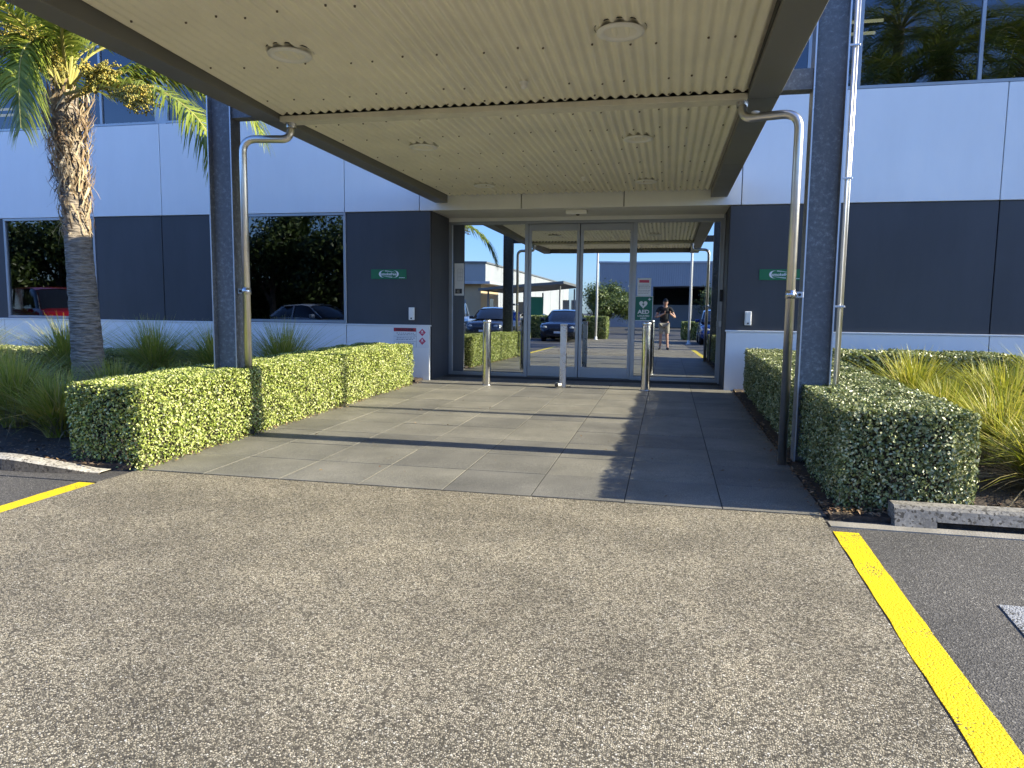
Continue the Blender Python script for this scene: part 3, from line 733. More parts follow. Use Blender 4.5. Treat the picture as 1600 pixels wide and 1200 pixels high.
# ------------------------------------------------------------------ bollards
def round_bollard(x, y, label):
    g = gz(y)+.016
    e = empty('bollard', (x, y, g), label, 'bollard', 'stainless bollards before the doors')
    b = lathe(B(), [(.0655, g), (.0655, g+.985)], 32, (x, y)); mk('post', b, M['polished'], e, True)
    b = lathe(B(), [(.0655, g+.985), (.0685, g+.988), (.0685, g+1.02), (.062, g+1.032), (0, g+1.034)], 32, (x, y)); mk('cap', b, M['stainless2'], e, True)
    b = lathe(B(), [(.072, g), (.072, g+.006), (.066, g+.008)], 32, (x, y)); mk('base_ring', b, M['stainless2'], e, True)
round_bollard(-2.78, 10.93, 'round polished steel bollard left of the square one before the doors')
round_bollard(-.30, 10.97, 'round polished steel bollard right of the square one before the doors')
g = gz(10.95)+.016
e = empty('bollard', (-1.56, 10.95, g), 'slim square steel bollard with a round lock at its foot', 'bollard', 'stainless bollards before the doors')
bxo('post', -1.607, -1.513, 10.90, 10.995, g, g+.965, M['stainless2'], e, .006, 2)
bxo('cap', -1.611, -1.509, 10.897, 10.998, g+.967, g+.985, M['stainless2'], e, .005, 2)
b = tube(B(), [(-1.60, 10.885, g+.045), (-1.64, 10.83, g+.045)], .042, 20); mk('lock_housing', b, M['stainless2'], e)
b = tube(B(), [(-1.641, 10.829, g+.045), (-1.644, 10.825, g+.045)], .032, 20); mk('lock_face', b, M['screw'], e)
bxo('hinge_plate', -1.50, -1.44, 10.91, 10.97, g, g+.02, M['screw'], e, .003)

# ------------------------------------------------------------------ signs
def smokefree(xc, label):
    e = empty('wall_sign', (xc, YDK-.01, 1.76), label, 'sign', 'smokefree signs on the charcoal wall')
    y = YDK-.004
    bxo('sign_board', xc-.315, xc+.315, y-.004, y, 1.685, 1.845, M['signgreen'], e)
    # two crescent swooshes round the word
    def cres(cx, flip):
        pts = []; n = 22
        for i in range(n+1):
            t = i/n; a = R(62+ t*228)
            pts.append((math.cos(a)*.075, math.sin(a)*.057))
        inn = []
        for i in range(n+1):
            t = 1-i/n; a = R(62+t*228); k = math.sin(t*math.pi)
            inn.append((math.cos(a)*(.075-.024*k)+.010*k, math.sin(a)*(.057-.010*k)))
        P_ = [(cx+flip*px, 1.768+flip*pz) for px, pz in pts+inn[1:-1]]
        return P_
    for cx, fl in ((xc-.10, 1), (xc+.105, -1)):
        bm = B(); P_ = cres(cx, fl); m_ = len(P_)//2
        n = 22; outer = P_[:n+1]; inner = [P_[0]] + P_[n+1:][::-1] + [P_[n]]
        k = min(len(outer), len(inner))
        ov = [bm.verts.new((p[0], y-.0055, p[1])) for p in outer[:k]]; iv = [bm.verts.new((p[0], y-.0055, p[1])) for p in inner[:k]]
        for i in range(k-1):
            bm.faces.new((ov[i], ov[i+1], iv[i+1], iv[i]))
        mk('swoosh', bm, M['signwhite'], e)
    for s in (1, -1):                                  # long tails of the swooshes
        bm = B(); n = 12; up = []; lo = []
        for i in range(n+1):
            t = i/n; x = xc-s*.065+s*.19*t; z = 1.768+s*(.052-.012*t-.012*t*t); w_ = .011*(1-t)+.001
            up.append(bm.verts.new((x, y-.0052, z+w_*.5))); lo.append(bm.verts.new((x, y-.0052, z-w_*.5)))
        for i in range(n): bm.faces.new((up[i], up[i+1], lo[i+1], lo[i]))
        mk('swoosh', bm, M['signwhite'], e)
    text_xz('lettering', 'smokefree', xc+.0, 1.766, .064, y-.006, M['signwhite'], e, bold=.0012, shear=.12)
    for k in range(4): bxo('print_stroke', xc+.185+.026*k, xc+.205+.026*k, y-.0056, y-.0042, 1.703, 1.713, M['signwhite'], e)
smokefree(-4.60, 'green smokefree sign on the charcoal wall left of the doors')
smokefree(1.64, 'green smokefree sign behind the right downpipe')
def reader(xc, label):
    e = empty('access_reader', (xc, YDK, 1.11), label, 'card reader', 'white door readers on the charcoal wall')
    y = YDK-.002
    bxo('housing', xc-.048, xc+.048, y-.035, y, 1.005, 1.215, M['plastic'], e, .012, 3)
    bxo('cover', xc-.036, xc+.036, y-.041, y-.036, 1.06, 1.19, M['plastic'], e, .004)
    b = tube(B(), [(xc, y-.037, 1.033), (xc, y-.043, 1.033)], .013, 16); mk('button', b, M['black'], e)
reader(-4.19, 'white door reader on the charcoal wall above the hazard sign'); reader(1.19, 'white door reader on the charcoal wall right of the doors')
# HAZCHEM board
e = empty('hazard_sign', (-4.2, YW-.01, .7), 'white hazchem board with two red diamonds on the base wall', 'sign')
y = YW-.003
bxo('sign_board', -4.515, -3.885, y-.004, y, .54, .885, M['signwhite'], e)
bxo('header_band', -4.505, -4.11, y-.006, y-.0042, .812, .872, M['signred'], e)
text_xz('lettering', 'HAZCHEM', -4.307, .842, .062, y-.0072, M['ink'], e, bold=.0015, sx=1.05)
for z in (.73, .645): bxo('rule_line', -4.505, -4.10, y-.006, y-.0042, z-.002, z+.002, M['greyink'], e)
bxo('rule_line', -4.108, -4.104, y-.006, y-.0042, .55, .872, M['greyink'], e)
for r_, z in enumerate((.785, .757, .705, .678, .618, .592, .566)):          # unreadable small print: broken grey strokes
    x = -4.47+random.uniform(0, .04)
    while x < -4.16:
        w_ = random.uniform(.015, .05); bxo('print_stroke', x, x+w_, y-.0056, y-.0042, z-.006, z+.005, M['greyink'], e); x += w_+.012
for z in (.80, .655):
    bm = plate_xz(B(), [(-4.0-.062, z), (-4.0, z-.062), (-4.0+.062, z), (-4.0, z+.062)], y-.006, y-.0042); mk('diamond', bm, M['signpink'], e)
    bm = plate_xz(B(), [(-4.012, z+.002), (-4.018, z+.016), (-4.008, z+.024), (-4.004, z+.042), (-3.992, z+.024), (-3.984, z+.014), (-3.99, z+.002)], y-.0075, y-.0062); mk('flame_symbol', bm, M['signwhite'], e)
    bxo('print_stroke', -4.025, -3.975, y-.0075, y-.0062, z-.014, z-.006, M['signwhite'], e)
# AED sign and notices on the glass
e = empty('aed_sign', (-.40, YD-.04, 1.24), 'green AED LOCATED HERE sign with a heart on the door glass', 'sign')
y = YD-.006
bxo('sign_board', -.556, -.252, y-.004, y, 1.035, 1.455, M['signwhite'], e)
bxo('green_panel', -.546, -.262, y-.006, y-.0042, 1.045, 1.445, M['aedgreen'], e)
hp = []
for i in range(40):
    t = 2*math.pi*i/40; hx = 16*math.sin(t)**3; hz = 13*math.cos(t)-5*math.cos(2*t)-2*math.cos(3*t)-math.cos(4*t)
    hp.append((-.412+hx*.0043, 1.315+hz*.0045))
mk('heart', plate_xz(B(), hp, y-.0075, y-.0062), M['signwhite'], e)
mk('lightning_bolt', plate_xz(B(), [(-.402, 1.355), (-.436, 1.308), (-.414, 1.31), (-.424, 1.272), (-.388, 1.322), (-.41, 1.32)], y-.009, y-.0078), M['aedgreen'], e)
bm = B(); box(bm, -.335, -.285, y-.0075, y-.0062, 1.392, 1.408); mk('cross', bm, M['signwhite'], e)
bm = B(); box(bm, -.318, -.302, y-.0077, y-.0063, 1.375, 1.425); mk('cross', bm, M['signwhite'], e)
text_xz('lettering', 'AED', -.405, 1.185, .092, y-.0075, M['signwhite'], e, bold=.003, sx=1.1)
text_xz('lettering', 'LOCATED', -.405, 1.118, .04, y-.0075, M['signwhite'], e, bold=.001, sx=1.1)
text_xz('lettering', 'HERE', -.405, 1.075, .04, y-.0075, M['signwhite'], e, bold=.001, sx=1.1)
e = empty('notice_sheet', (-.41, YD-.02, 1.6), 'white paper notice with a red band above the AED sign', 'notice')
bxo('paper', -.522, -.292, y-.002, y, 1.46, 1.755, M['signwhite'], e)
bxo('red_band', -.49, -.325, y-.0035, y-.0022, 1.68, 1.725, M['signpink'], e)
for z in (1.64, 1.615, 1.59, 1.55, 1.525, 1.50):
    x = -.50
    while x < -.33:
        w_ = random.uniform(.012, .04); bxo('print_stroke', x, x+w_, y-.0034, y-.0022, z-.004, z+.003, M['greyink'], e); x += w_+.01
e = empty('notice_sheet', (-3.66, YD-.02, 1.7), 'tall pale notice with a small picture at the left end of the door glass', 'notice')
bxo('paper', -3.76, -3.585, y-.002, y, 1.44, 2.01, M['signwhite'], e)
bxo('picture', -3.745, -3.62, y-.0035, y-.0022, 1.475, 1.56, M['ink'], e); bxo('picture_inset', -3.72, -3.66, y-.0048, y-.0036, 1.49, 1.545, M['concrete'], e)
for k in range(4):
    bxo('rule_line', -3.70, -3.61, y-.0034, y-.0022, 1.70+.07*k, 1.703+.07*k, M['greyink'], e)
for k in range(3):
    bxo('rule_line', -3.70+.043*k, -3.697+.043*k, y-.0034, y-.0022, 1.70, 1.91, M['greyink'], e)
# ------------------------------------------------------------------ vegetation
M['hedge'] = leaf_mat('hedge_leaf', [(.035, .06, .01), (.11, .155, .02), (.24, .30, .05), (.38, .43, .11), (.56, .57, .27), (.22, .29, .03)], .42, .14)
M['hedge2'] = leaf_mat('hedge_leaf_dull', [(.05, .075, .02), (.12, .155, .04), (.22, .26, .09), (.36, .38, .18), (.54, .54, .34)], .38, .14)
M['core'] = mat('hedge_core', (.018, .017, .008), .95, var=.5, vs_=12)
M['grassA'] = leaf_mat('tussock_green', [(.17, .22, .025), (.30, .35, .045), (.45, .45, .06), (.54, .45, .10), (.25, .30, .04), (.60, .50, .20)], .5, .3)
M['grassB'] = leaf_mat('tussock_yellow', [(.16, .21, .02), (.30, .33, .03), (.44, .43, .05), (.54, .48, .08), (.24, .30, .03), (.60, .50, .18)], .45, .35)
M['grassdead'] = leaf_mat('tussock_dead', [(.20, .16, .09), (.34, .28, .17), (.26, .21, .12)], .7, .15)
M['frond'] = leaf_mat('palm_leaflet', [(.10, .15, .02), (.19, .25, .035), (.30, .36, .055), (.38, .42, .08), (.14, .20, .025)], .35, .34)
M['rachis'] = mat('palm_rib', (.33, .30, .09), .5, var=.25, vs_=6)
M['boot'] = leaf_mat('palm_fibre', [(.12, .075, .04), (.28, .20, .12), (.42, .33, .21), (.52, .43, .30), (.20, .13, .08)], .85, .05)
M['fruit'] = leaf_mat('palm_fruit', [(.20, .18, .03), (.36, .29, .05), (.46, .32, .05), (.14, .16, .025), (.30, .27, .06), (.10, .09, .03)], .4, .0)
M['treeA'] = leaf_mat('tree_leaf_dark', [(.025, .045, .012), (.05, .08, .02), (.08, .12, .03), (.13, .17, .05)], .4, .25)
M['treeB'] = leaf_mat('tree_leaf_mid', [(.05, .08, .015), (.09, .13, .03), (.15, .19, .05), (.22, .25, .08)], .4, .25)
M['wood'] = mat('bark', (.13, .105, .08), .9, var=.4, vs_=8, bump=.8, bs=30)
M['litter'] = leaf_mat('leaf_litter', [(.16, .10, .05), (.26, .17, .09), (.10, .06, .035), (.36, .27, .17), (.22, .10, .05)], .7, .1)

def leaves(name, P, Nn, size, m, parent, asp=.62, jit=.9, fold=.25):
    """P (n,3) positions, Nn (n,3) outward hints -> folded 4-vert leaves"""
    n = len(P)
    nr = Nn + rng.normal(0, jit*.55, (n, 3)); nr /= np.linalg.norm(nr, axis=1, keepdims=True)+1e-9
    t = rng.normal(0, 1, (n, 3)); t -= nr*(t*nr).sum(1, keepdims=True); t /= np.linalg.norm(t, axis=1, keepdims=True)+1e-9
    s = np.cross(nr, t); L_ = (size*rng.uniform(.6, 1.35, n))[:, None]; W_ = L_*asp*.5
    a = P - t*L_*.5; c = P + t*L_*.5
    mid = P + t*L_*.05
    b = mid + s*W_ + nr*W_*fold; d = mid - s*W_ + nr*W_*fold
    V = np.stack([a, b, c, d], 1).reshape(-1, 3)
    i = np.arange(n)*4
    F = np.concatenate([np.stack([i, i+1, i+2], 1), np.stack([i, i+2, i+3], 1)])
    o = npmesh(name, V, F, m, parent); o['kind'] = 'stuff'; return o
def hedge(label, foot, h, dens, size, m, group='clipped box hedges', litter=0, coreoff=.07):
    """clipped hedge over a quad footprint [(x,y)*4] counter-clockwise"""
    foot = [Vector(p) for p in foot]; c = sum(foot, Vector((0, 0)))/4
    z0 = gz(c.y)
    e = empty('clipped_hedge', (c.x, c.y, z0), label, 'hedge', group)
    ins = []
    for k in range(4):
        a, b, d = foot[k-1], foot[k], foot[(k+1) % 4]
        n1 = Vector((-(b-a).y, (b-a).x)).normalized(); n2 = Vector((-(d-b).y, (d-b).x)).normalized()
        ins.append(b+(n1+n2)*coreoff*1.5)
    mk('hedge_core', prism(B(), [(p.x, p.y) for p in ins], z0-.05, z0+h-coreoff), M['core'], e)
    Ps = []; Ns = []
    def lump(p):
        return .008*np.sin(p[:, 0]*7.1+p[:, 1]*5.3)+.007*np.sin(p[:, 1]*9.7+p[:, 2]*8.0)+.007*np.sin(p[:, 0]*17+p[:, 2]*13+p[:, 1]*11)
    for k in range(4):
        a, b = foot[k], foot[(k+1) % 4]; L_ = (b-a).length; n = int(L_*h*dens)
        u = rng.random(n); w = rng.random(n)**.9
        w = np.clip(w*1.0, .02, 1)
        p = np.stack([a.x+(b.x-a.x)*u, a.y+(b.y-a.y)*u, np.array([gz(a.y+(b.y-a.y)*q) for q in u])+h*w], 1)
        nn = Vector(((b-a).y, -(b-a).x)).normalized(); N_ = np.tile([nn.x, nn.y, .12], (n, 1))
        dep = rng.exponential(.034, n) - .010 + lump(p) + .07*(w < .14)*rng.random(n) + .010*np.clip((w-.93)*14, 0, 1)
        p[:, :2] -= N_[:, :2]*dep[:, None]
        Ps.append(p); Ns.append(N_)
    A = foot
    ar = abs((A[2]-A[0]).cross(A[3]-A[1]))/2 if hasattr(A[0], 'cross') else 1
    n = int(ar*dens)
    u = rng.random(n); v = rng.random(n)
    p2 = [(A[0].x*(1-u)+A[1].x*u)*(1-v)+(A[3].x*(1-u)+A[2].x*u)*v, (A[0].y*(1-u)+A[1].y*u)*(1-v)+(A[3].y*(1-u)+A[2].y*u)*v]
    zt_ = np.array([gz(q) for q in p2[1]])+h
    p = np.stack([p2[0], p2[1], zt_], 1); p[:, 2] += .012-rng.exponential(.022, n) - lump(p)*.8
    Ps.append(p); Ns.append(np.tile([.4, 0, .95], (n, 1)))
    P = np.concatenate(Ps); N_ = np.concatenate(Ns)
    leaves('hedge_leaves', P, N_, size, m, e, jit=1.25)
    bm = B(); per = sum((foot[k]-foot[(k+1) % 4]).length for k in range(4))
    for k in range(int(per*26)):
        i0 = random.randrange(4); a, b = foot[i0], foot[(i0+1) % 4]; u_ = random.random(); q = a.lerp(b, u_)
        nn = Vector(((b-a).y, -(b-a).x)).normalized(); zb = gz(q.y)
        if random.random() < .55:                 # woody stems low down
            p0 = Vector((q.x-nn.x*.1, q.y-nn.y*.1, zb)); p1 = Vector((q.x-nn.x*.012, q.y-nn.y*.012, zb+random.uniform(.1, .3)*h/.65)); tube(bm, [p0, p1], [.006, .002], 4, False)
        else:
            p0 = Vector((q.x-nn.x*.06, q.y-nn.y*.06, zb+h*random.uniform(.3, .98))); p1 = p0+Vector((nn.x*.075, nn.y*.075, random.uniform(0, .05))); tube(bm, [p0, p1], [.003, .0012], 4, False)
    o = mk('hedge_twigs', bm, M['wood'], e); o['kind'] = 'stuff'
    return e
hedge('long sunlit hedge left of the tiled forecourt', [(-4.54, 4.64), (-3.86, 4.60), (-3.90, 10.62), (-4.76, 10.62)], .655, 8600, .0235, M['hedge'])
hedge('hedge right of the tiled forecourt with the steel column rising through it', [(1.08, 4.70), (1.86, 4.73), (2.05, 10.95), (1.13, 10.95)], .67, 9000, .023, M['hedge2'])
hedge('low hedge along the wall right of the entrance', [(2.2, 9.95), (4.35, 9.95), (4.35, 10.9), (2.2, 10.9)], .70, 3200, .04, M['hedge2'])
hedge('low dark hedge along the wall at the far left', [(-16, 10.3), (-7.9, 10.3), (-7.9, 11.1), (-16, 11.1)], .42, 2200, .045, M['hedge2'])

def blades(name, c, n, h, spread, w, m, parent, droop=1.0, seg=5, base_r=.1, rand=.25):
    x0, y0, z0 = c
    az = rng.uniform(0, 2*np.pi, n); br = base_r*np.sqrt(rng.random(n))
    H = h*rng.uniform(1-rand*1.6, 1+rand*.5, n); lean = np.abs(rng.normal(0, .5, n))+.06
    out = spread*lean; dr = droop*rng.uniform(.1, 1.0, n)
    ba = rng.uniform(0, 2*np.pi, n)
    bx, by = x0+br*np.cos(ba), y0+br*np.sin(ba)
    ts = np.linspace(0, 1, seg+1)
    V = np.zeros((n, seg+1, 2, 3)); sx, sy = -np.sin(az), np.cos(az)
    tw = rng.normal(0, .5, n)
    sxx = np.cos(tw)*sx+np.sin(tw)*np.cos(az)*.6; syy = np.cos(tw)*sy+np.sin(tw)*np.sin(az)*.6
    for k, t in enumerate(ts):
        rad = out*(t**1.5)*H*1.1
        z = z0+H*(t - .55*dr*lean*t**2.6*1.3)
        z = np.maximum(z, z0+.01)
        ww = w*(1-t**2.2)*.5+.0006
        cx, cy = bx+rad*np.cos(az), by+rad*np.sin(az)
        V[:, k, 0] = np.stack([cx-sxx*ww, cy-syy*ww, z], 1); V[:, k, 1] = np.stack([cx+sxx*ww, cy+syy*ww, z], 1)
    V = V.reshape(-1, 3); st = (seg+1)*2
    F = []
    b = np.arange(n)*st
    for k in range(seg): F.append(np.stack([b+2*k, b+2*k+1, b+2*k+3, b+2*k+2], 1))
    o = npmesh(name, V, np.concatenate(F), m, parent); o['kind'] = 'stuff'; return o
def tussock(x, y, h, n, m, label, group, spread=1.0, w=.008, dead=.25):
    e = empty('tussock_grass', (x, y, gz(y)+.04), label, 'grass plant', group)
    c = (x, y, gz(y)+.04)
    blades('grass_blades', c, n, h, spread, w, m, e)
    if dead: blades('dry_blades', c, int(n*dead), h*.55, spread*1.8, w*.8, M['grassdead'], e, droop=1.6)
LG = 'shaded tussocks in the left bed'; RG = 'yellow tussocks in the right bed'
left = [(-5.45, 5.45, .62, 'shaded tussock beside the front end of the left hedge'), (-6.25, 5.75, .78, 'shaded tussock at the kerb end of the left bed, second from the hedge'),
        (-7.2, 6.3, .80, 'shaded tussock at the left edge of the picture near the kerb'), (-8.5, 6.9, .78, 'shaded tussock farthest left near the kerb'),
        (-6.0, 6.75, .62, 'shaded tussock between the left hedge and the palm'), (-7.6, 9.4, 1.0, 'tall shaded tussock behind and right of the palm trunk'),
        (-6.75, 6.55, .5, 'low shaded tussock in front of the palm trunk'), (-9.25, 9.5, 1.0, 'tall shaded tussock behind and left of the palm trunk'),
        (-6.6, 9.5, .95, 'shaded tussock left of the left steel column'), (-5.5, 9.5, .98, 'shaded tussock right of the left downpipe, before the window'),
        (-11.3, 9.6, .95, 'shaded tussock in front of the left window'), (-9.0, 7.9, .55, 'low shaded tussock left of the palm'), (-5.6, 7.4, .55, 'low shaded tussock behind the left hedge')]
for x, y, h, lab in left: tussock(x, y, h, 950, M['grassA'], lab, LG, spread=1.35, w=.011)
right = [(2.62, 5.55, .62, 'yellow tussock behind the right kerb'), (3.35, 5.9, .72, 'yellow tussock at the right edge of the picture near the kerb'),
         (2.75, 6.6, .68, 'yellow tussock beside the middle of the right hedge'), (3.5, 7.1, .72, 'yellow tussock near the right edge, behind the kerb pair'),
         (2.7, 7.7, .66, 'yellow tussock in the middle of the right bed'), (3.45, 8.2, .72, 'yellow tussock toward the dark right shrub'),
         (2.75, 8.8, .74, 'yellow tussock in front of the low wall hedge'), (3.6, 9.1, .74, 'yellow tussock before the wall between hedge and shrub'),
         (4.25, 8.5, .76, 'yellow tussock left of the dark right shrub'), (4.2, 6.4, .75, 'yellow tussock outside the right edge'), (4.9, 7.6, .8, 'yellow tussock by the dark right shrub'), (4.5, 9.6, .8, 'green tussock under the dark right shrub')]
for x, y, h, lab in right: tussock(x, y, h*random.uniform(.85, 1.1), 760, M['grassB'], lab, RG, spread=1.45, w=.0135, dead=.5)
# shrub at the right edge of frame
def shrub(x, y, h, r, n, label, m, size=.07):
    e = empty('shrub', (x, y, gz(y)), label, 'shrub')
    bm = B()
    for k in range(7):
        a = k*.9; tube(bm, [(x+.05*math.cos(a), y+.05*math.sin(a), gz(y)), (x+r*.4*math.cos(a), y+r*.4*math.sin(a), gz(y)+h*.5), (x+r*.7*math.cos(a), y+r*.7*math.sin(a), gz(y)+h*.85)], [.02, .014, .005], 6)
    mk('stems', bm, M['wood'], e)
    q = rng.normal(0, 1, (n, 3)); q /= np.linalg.norm(q, axis=1, keepdims=True); rr = rng.random(n)**.35
    P = q*rr[:, None]*np.array([r, r, h*.5])+np.array([x, y, gz(y)+h*.55])
    leaves('shrub_leaves', P, q, size, m, e, asp=.35); return e
shrub(5.05, 9.6, 1.05, .55, 2600, 'dark leafy shrub at the right edge against the wall', M['treeA'])
# fallen leaves along the hedge feet
def litter(pts, label):
    P = np.array(pts); n = len(P); o = leaves('leaf_litter', P, np.tile([0, 0, 1.0], (n, 1)), .032, M['litter'], None, asp=.45, jit=.5)
    tag(o, label, 'leaf litter')
L1 = []
for k in range(900):
    y = random.uniform(4.62, 11); x = 1.06-abs(random.gauss(0, .06)); L1.append((x, y, gz(y)+.026+random.random()*.012))
for k in range(260):
    x = random.uniform(1.0, 1.42); y = random.uniform(4.6, 4.85); L1.append((x, y, gz(y)+.045+random.random()*.02))
for k in range(500):
    y = random.uniform(4.62, 11); x = -3.93+abs(random.gauss(0, .05)); L1.append((x, y, gz(y)+.026+random.random()*.01))
for k in range(700):
    x = random.uniform(-9, -4.6); y = 4.52+abs(random.gauss(0, .25)); L1.append((x, y, gz(y)+.06+random.random()*.015))
for k in range(70):
    x = random.uniform(-3.8, .9); y = random.uniform(4.7, 11); L1.append((x, y, gz(y)+.022+random.random()*.004))
for k in range(400):
    x = random.uniform(1.5, 5); y = 4.74+abs(random.gauss(0, .3)); L1.append((x, y, gz(y)+.045+random.random()*.02))
chips = []
for k in range(5200):
    if k % 2: x = random.uniform(1.1, 5.4); y = 4.7+6.4*random.random()**1.6
    else: x = random.uniform(-9.5, -4.1); y = 4.55+6*random.random()**1.8
    chips.append((x, y, gz(y)+(.042 if x > 0 else .056)+random.random()*.012))
M['chip'] = leaf_mat('bark_chip', [(.05, .03, .018), (.11, .07, .04), (.17, .12, .075), (.07, .045, .03)], .9, 0)
oc = leaves('bark_mulch', np.array(chips), np.tile([0, 0, 1.0], (len(chips), 1)), .05, M['chip'], None, asp=.5, jit=.5); tag(oc, 'dark bark mulch covering both planting beds', 'mulch')
litter(L1, 'fallen brown leaves along the feet of the hedges')

# ------------------------------------------------------------------ palms
def frond(pts, name, parent, nl=84, ll=.5, droop=.55, w=.032, wc=True, r0=.022):
    pts = [Vector(p) for p in pts]
    # resample (Catmull-Rom)
    N = 26; S_ = []
    P = [pts[0]*2-pts[1]] + pts + [pts[-1]*2-pts[-2]]
    for i in range(N+1):
        u = i/N*(len(pts)-1); k = min(int(u), len(pts)-2); t = u-k
        p0, p1, p2, p3 = P[k], P[k+1], P[k+2], P[k+3]
        S_.append(0.5*((2*p1)+(p2-p0)*t+(2*p0-5*p1+4*p2-p3)*t*t+(3*p1-p0-3*p2+p3)*t**3))
    fr = bpy.data.objects.new('frond', None); link(fr); fr.location = tuple(pts[0]) if wc else tuple(pts[0]); setp(fr, parent)
    bm = B(); tube(bm, S_, [r0*(1-.88*i/N) for i in range(N+1)], 6)
    mk('rib', bm, M['rachis'], fr)
    V = []; F = []
    for i in range(nl):
        t = .16+.84*(i+random.random()*.5)/nl; u = t*N; k = min(int(u), N-1); p = S_[k].lerp(S_[k+1], u-k)
        tan = (S_[k+1]-S_[max(k-1, 0)]).normalized()
        side = tan.cross(Vector((0, 0, 1)))
        if side.length < .15: side = Vector((1, 0, 0))
        side.normalize(); upv = side.cross(tan)
        env = math.sin(min(1, (t-.1)*1.5+.12)*math.pi*.62)*(1-.55*max(0, t-.72)/.28)
        for s in (-1, 1):
            L_ = ll*env*random.uniform(.8, 1.15)
            d = (side*s*(.75+random.uniform(-.15, .15)) + tan*(.5+.4*t) + upv*random.uniform(-.05, .35)).normalized()
            n0 = len(V); q = p.copy(); steps = 4
            wv = (upv*.8+tan*.3).cross(d); wv = wv.normalized() if wv.length > .01 else tan
            for j in range(steps+1):
                ww = w*.5*(1-(j/steps)**1.6)+.001
                V.append(tuple(q+tan*ww)); V.append(tuple(q-tan*ww))
                d2 = (d+Vector((0, 0, -1))*droop*(j/steps)*1.1*random.uniform(.8, 1.2)).normalized()
                q = q+d2*L_/steps
            for j in range(steps): F.append((n0+2*j, n0+2*j+1, n0+2*j+3, n0+2*j+2))
    o = npmesh('leaflets', V, F, M['frond'], fr); o['kind'] = 'stuff'
    return fr
def fruit_cluster(parent, origin, end, r, n, seedn=0):
    o_, e_ = Vector(origin), Vector(end)
    fc = bpy.data.objects.new('fruit_cluster', None); link(fc); fc.location = origin; setp(fc, parent)
    bm = B(); mid = o_.lerp(e_, .5)+Vector((0, 0, .1)); tube(bm, [o_, mid, e_], [.02, .016, .006], 6)
    strands = []
    for k in range(46):
        a = random.uniform(0, 6.28); rr = r*random.random()**.5
        st = o_.lerp(e_, random.uniform(.55, 1)); en = e_+Vector((rr*math.cos(a), rr*math.sin(a), random.uniform(-1.1, .55)*r))
        strands.append((st, en)); tube(bm, [st, st.lerp(en, .5)+Vector((0, 0, .03)), en], .004, 4, False)
    mk('stalk', bm, M['rachis'], fc)
    ico = B(); bmesh.ops.create_icosphere(ico, subdivisions=1, radius=1); iv = np.array([v.co[:] for v in ico.verts]); fi = np.array([[v.index for v in f.verts] for f in ico.faces]); ico.free()
    V = []; F = []
    for k in range(n):
        st, en = random.choice(strands); p = st.lerp(en, random.uniform(.25, 1.02)); s = random.uniform(.006, .0105)
        F.append(fi+len(V)*12); V.append(iv*np.array([s, s, s*1.2])+np.array(p)+rng.normal(0, .012, 3))
    o = npmesh('fruits', np.concatenate(V), np.concatenate(F), M['fruit'], fc, True); o['kind'] = 'stuff'
